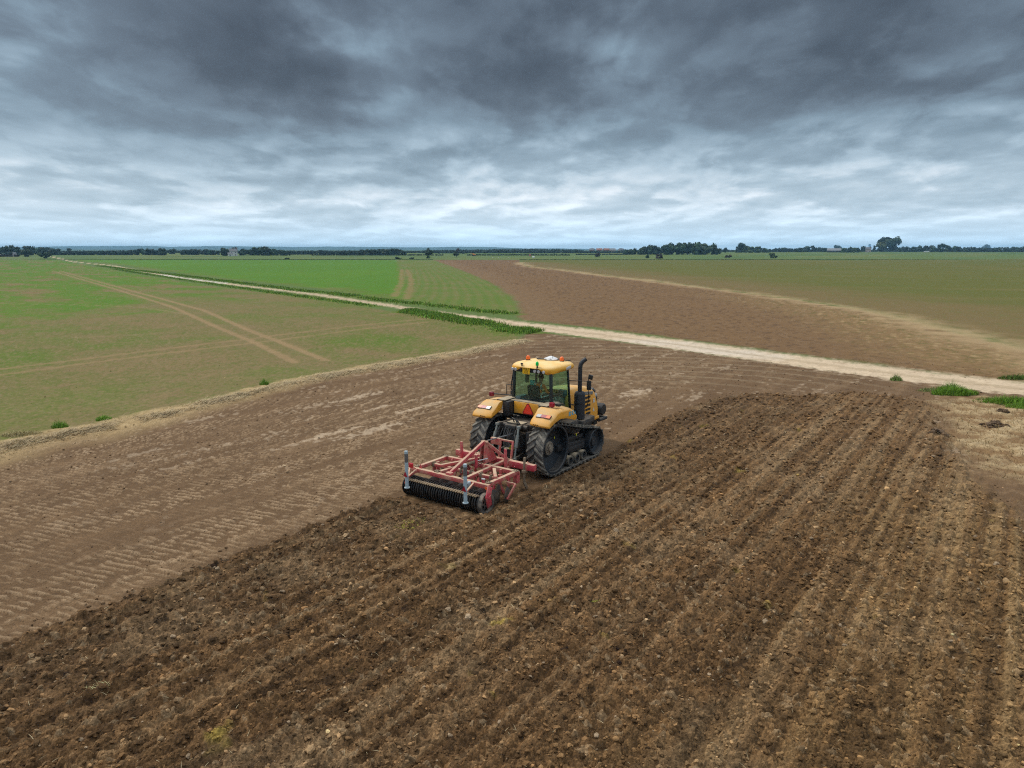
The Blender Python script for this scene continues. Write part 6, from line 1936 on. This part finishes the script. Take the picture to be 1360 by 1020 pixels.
# ================================================================ DRIVER
M_SKIN = plain('skin', (.42, .22, .15), .6)
M_ORG = plain('orange hi-vis cloth', (1.0, .27, .07), .8)
M_DARKC = plain('dark clothing', (.02, .022, .026), .9)
M_HAIR = plain('dark hair', (.02, .015, .012), .8)
M_SILV = plain('reflective tape', (.55, .58, .58), .35)
dloc = loc2w(.0, 1.12)
person = None
def skin_body():
    # joints in the driver's frame: x right, y forward, z up, pelvis at origin
    J = {'pel': ((0, 0, 0), .15), 'wai': ((.01, .0, .16), .135), 'che': ((.02, .04, .38), .16), 'sho': ((.03, .06, .50), .12), 'nek': ((.04, .08, .58), .055), 'hd0': ((.05, .10, .66), .075), 'hd1': ((.055, .115, .74), .095), 'hd2': ((.06, .11, .82), .07),
         'ls': ((-.16, .05, .49), .065), 'le': ((-.24, .16, .26), .045), 'lw': ((-.12, .38, .30), .03), 'lh': ((-.10, .44, .31), .035),
         'rs': ((.22, .05, .48), .065), 're': ((.30, .12, .24), .048), 'rw': ((.36, .36, .20), .03), 'rh': ((.37, .43, .20), .035),
         'lhp': ((-.10, .05, -.02), .10), 'lk': ((-.14, .48, .02), .068), 'la': ((-.14, .58, -.38), .045), 'lf': ((-.14, .72, -.42), .04),
         'rhp': ((.10, .05, -.02), .10), 'rk': ((.14, .48, .02), .068), 'ra': ((.14, .58, -.38), .045), 'rf': ((.14, .72, -.42), .04)}
    E_ = [('pel', 'wai'), ('wai', 'che'), ('che', 'sho'), ('sho', 'nek'), ('nek', 'hd0'), ('hd0', 'hd1'), ('hd1', 'hd2'), ('sho', 'ls'), ('ls', 'le'), ('le', 'lw'), ('lw', 'lh'), ('sho', 'rs'), ('rs', 're'), ('re', 'rw'), ('rw', 'rh'),
          ('pel', 'lhp'), ('lhp', 'lk'), ('lk', 'la'), ('la', 'lf'), ('pel', 'rhp'), ('rhp', 'rk'), ('rk', 'ra'), ('ra', 'rf')]
    for s, h in (('l', 'lh'), ('r', 'rh')):
        hp = Vector(J[h][0]); d = Vector((0, 1, -.15))
        for k in range(4):
            o = Vector(((k - 1.5) * .02, .035, 0))
            b0, L_ = hp + o, (.040, .047, .044, .034)[k]
            J[f'{s}f{k}a'] = (tuple(b0 + Vector((0, .02, 0))), .0095)
            J[f'{s}f{k}b'] = (tuple(b0 + Vector((0, .02 + L_ * .6, -.012))), .0085)
            J[f'{s}f{k}c'] = (tuple(b0 + Vector((0, .02 + L_ * .75, -.045))), .0075)
            E_ += [(h, f'{s}f{k}a'), (f'{s}f{k}a', f'{s}f{k}b'), (f'{s}f{k}b', f'{s}f{k}c')]
        sx_ = 1 if s == 'l' else -1
        J[f'{s}ta'] = (tuple(hp + Vector((sx_ * .04, .01, -.01))), .011); J[f'{s}tb'] = (tuple(hp + Vector((sx_ * .05, .045, -.03))), .009)
        E_ += [(h, f'{s}ta'), (f'{s}ta', f'{s}tb')]
    names = list(J); idx = {n: i for i, n in enumerate(names)}
    me = bpy.data.meshes.new('person')
    me.from_pydata([J[n][0] for n in names], [(idx[a], idx[b]) for a, b in E_], [])
    ob = bpy.data.objects.new('person', me); COL.objects.link(ob)
    ob.modifiers.new('skin', 'SKIN'); ob.modifiers['skin'].use_smooth_shade = True
    if not me.skin_vertices: 
        bpy.context.view_layer.objects.active = ob
        bpy.ops.mesh.customdata_skin_add()
    for i, n in enumerate(names):
        sv = me.skin_vertices[0].data[i]; r = J[n][1]
        sv.radius = (r, r * (.75 if n in ('che', 'wai', 'sho', 'pel') else 1)); sv.use_root = (n == 'pel')
    sub = ob.modifiers.new('sub', 'SUBSURF'); sub.levels = 2; sub.render_levels = 2
    dg = bpy.context.evaluated_depsgraph_get()
    m2 = bpy.data.meshes.new_from_object(ob.evaluated_get(dg))
    ob.modifiers.clear(); ob.data = m2
    return ob
person = skin_body()
m2 = person.data; m2.name = 'person'
m2.materials.clear()
for m_ in (M_SKIN, M_ORG, M_DARKC, M_SILV): m2.materials.append(m_)
for p in m2.polygons:
    c_ = p.center; i = 0
    arm = abs(c_.x - .03) > .235 or (c_.y > .24 and .1 < c_.z < .42)
    if c_.z > .565: i = 0
    elif c_.z < .05: i = 2
    elif (c_.x > .345 and c_.y > .33) or (c_.x < -.05 and c_.y > .37 and c_.z > .2): i = 0
    elif arm:
        i = 1 if c_.x > 0 else 1
        if abs(c_.y - .30) < .035 and c_.x > .2: i = 3
    else:
        i = 1
        if abs(c_.x + .09) < .028 or abs(c_.x - .15) < .028 or abs(c_.z - .20) < .03: i = 3
        if c_.x < -.10 and c_.z > .35 and c_.z < .5: i = 2
    p.material_index = i
hd = MB()
hd.lathe([(-.045, .090), (-.01, .104), (.04, .103), (.085, .080), (.112, .04), (.118, .001)], (.058, .10, .775), 'Z', 20)
hair = hd.build('hair', M_HAIR, person, smooth=60)
fc = MB()
fc.box((.058, .222, .735), (.022, .03, .04), bev=.008); fc.box((.02, .205, .755), (.022, .012, .012)); fc.box((.096, .205, .755), (.022, .012, .012)); fc.box((.058, .205, .695), (.045, .01, .01))
fc.box((-.045, .11, .735), (.02, .03, .05), bev=.006); fc.box((.16, .11, .735), (.02, .03, .05), bev=.006)
fc.build('face', M_SKIN, person, smooth=50)
person.location = (*dloc, TZ + 2.27); person.rotation_euler = (0, 0, -TR_AZ)
tag(person, 'seated driver in an orange hi-vis jacket behind the rear window of the tractor cab', 'person')
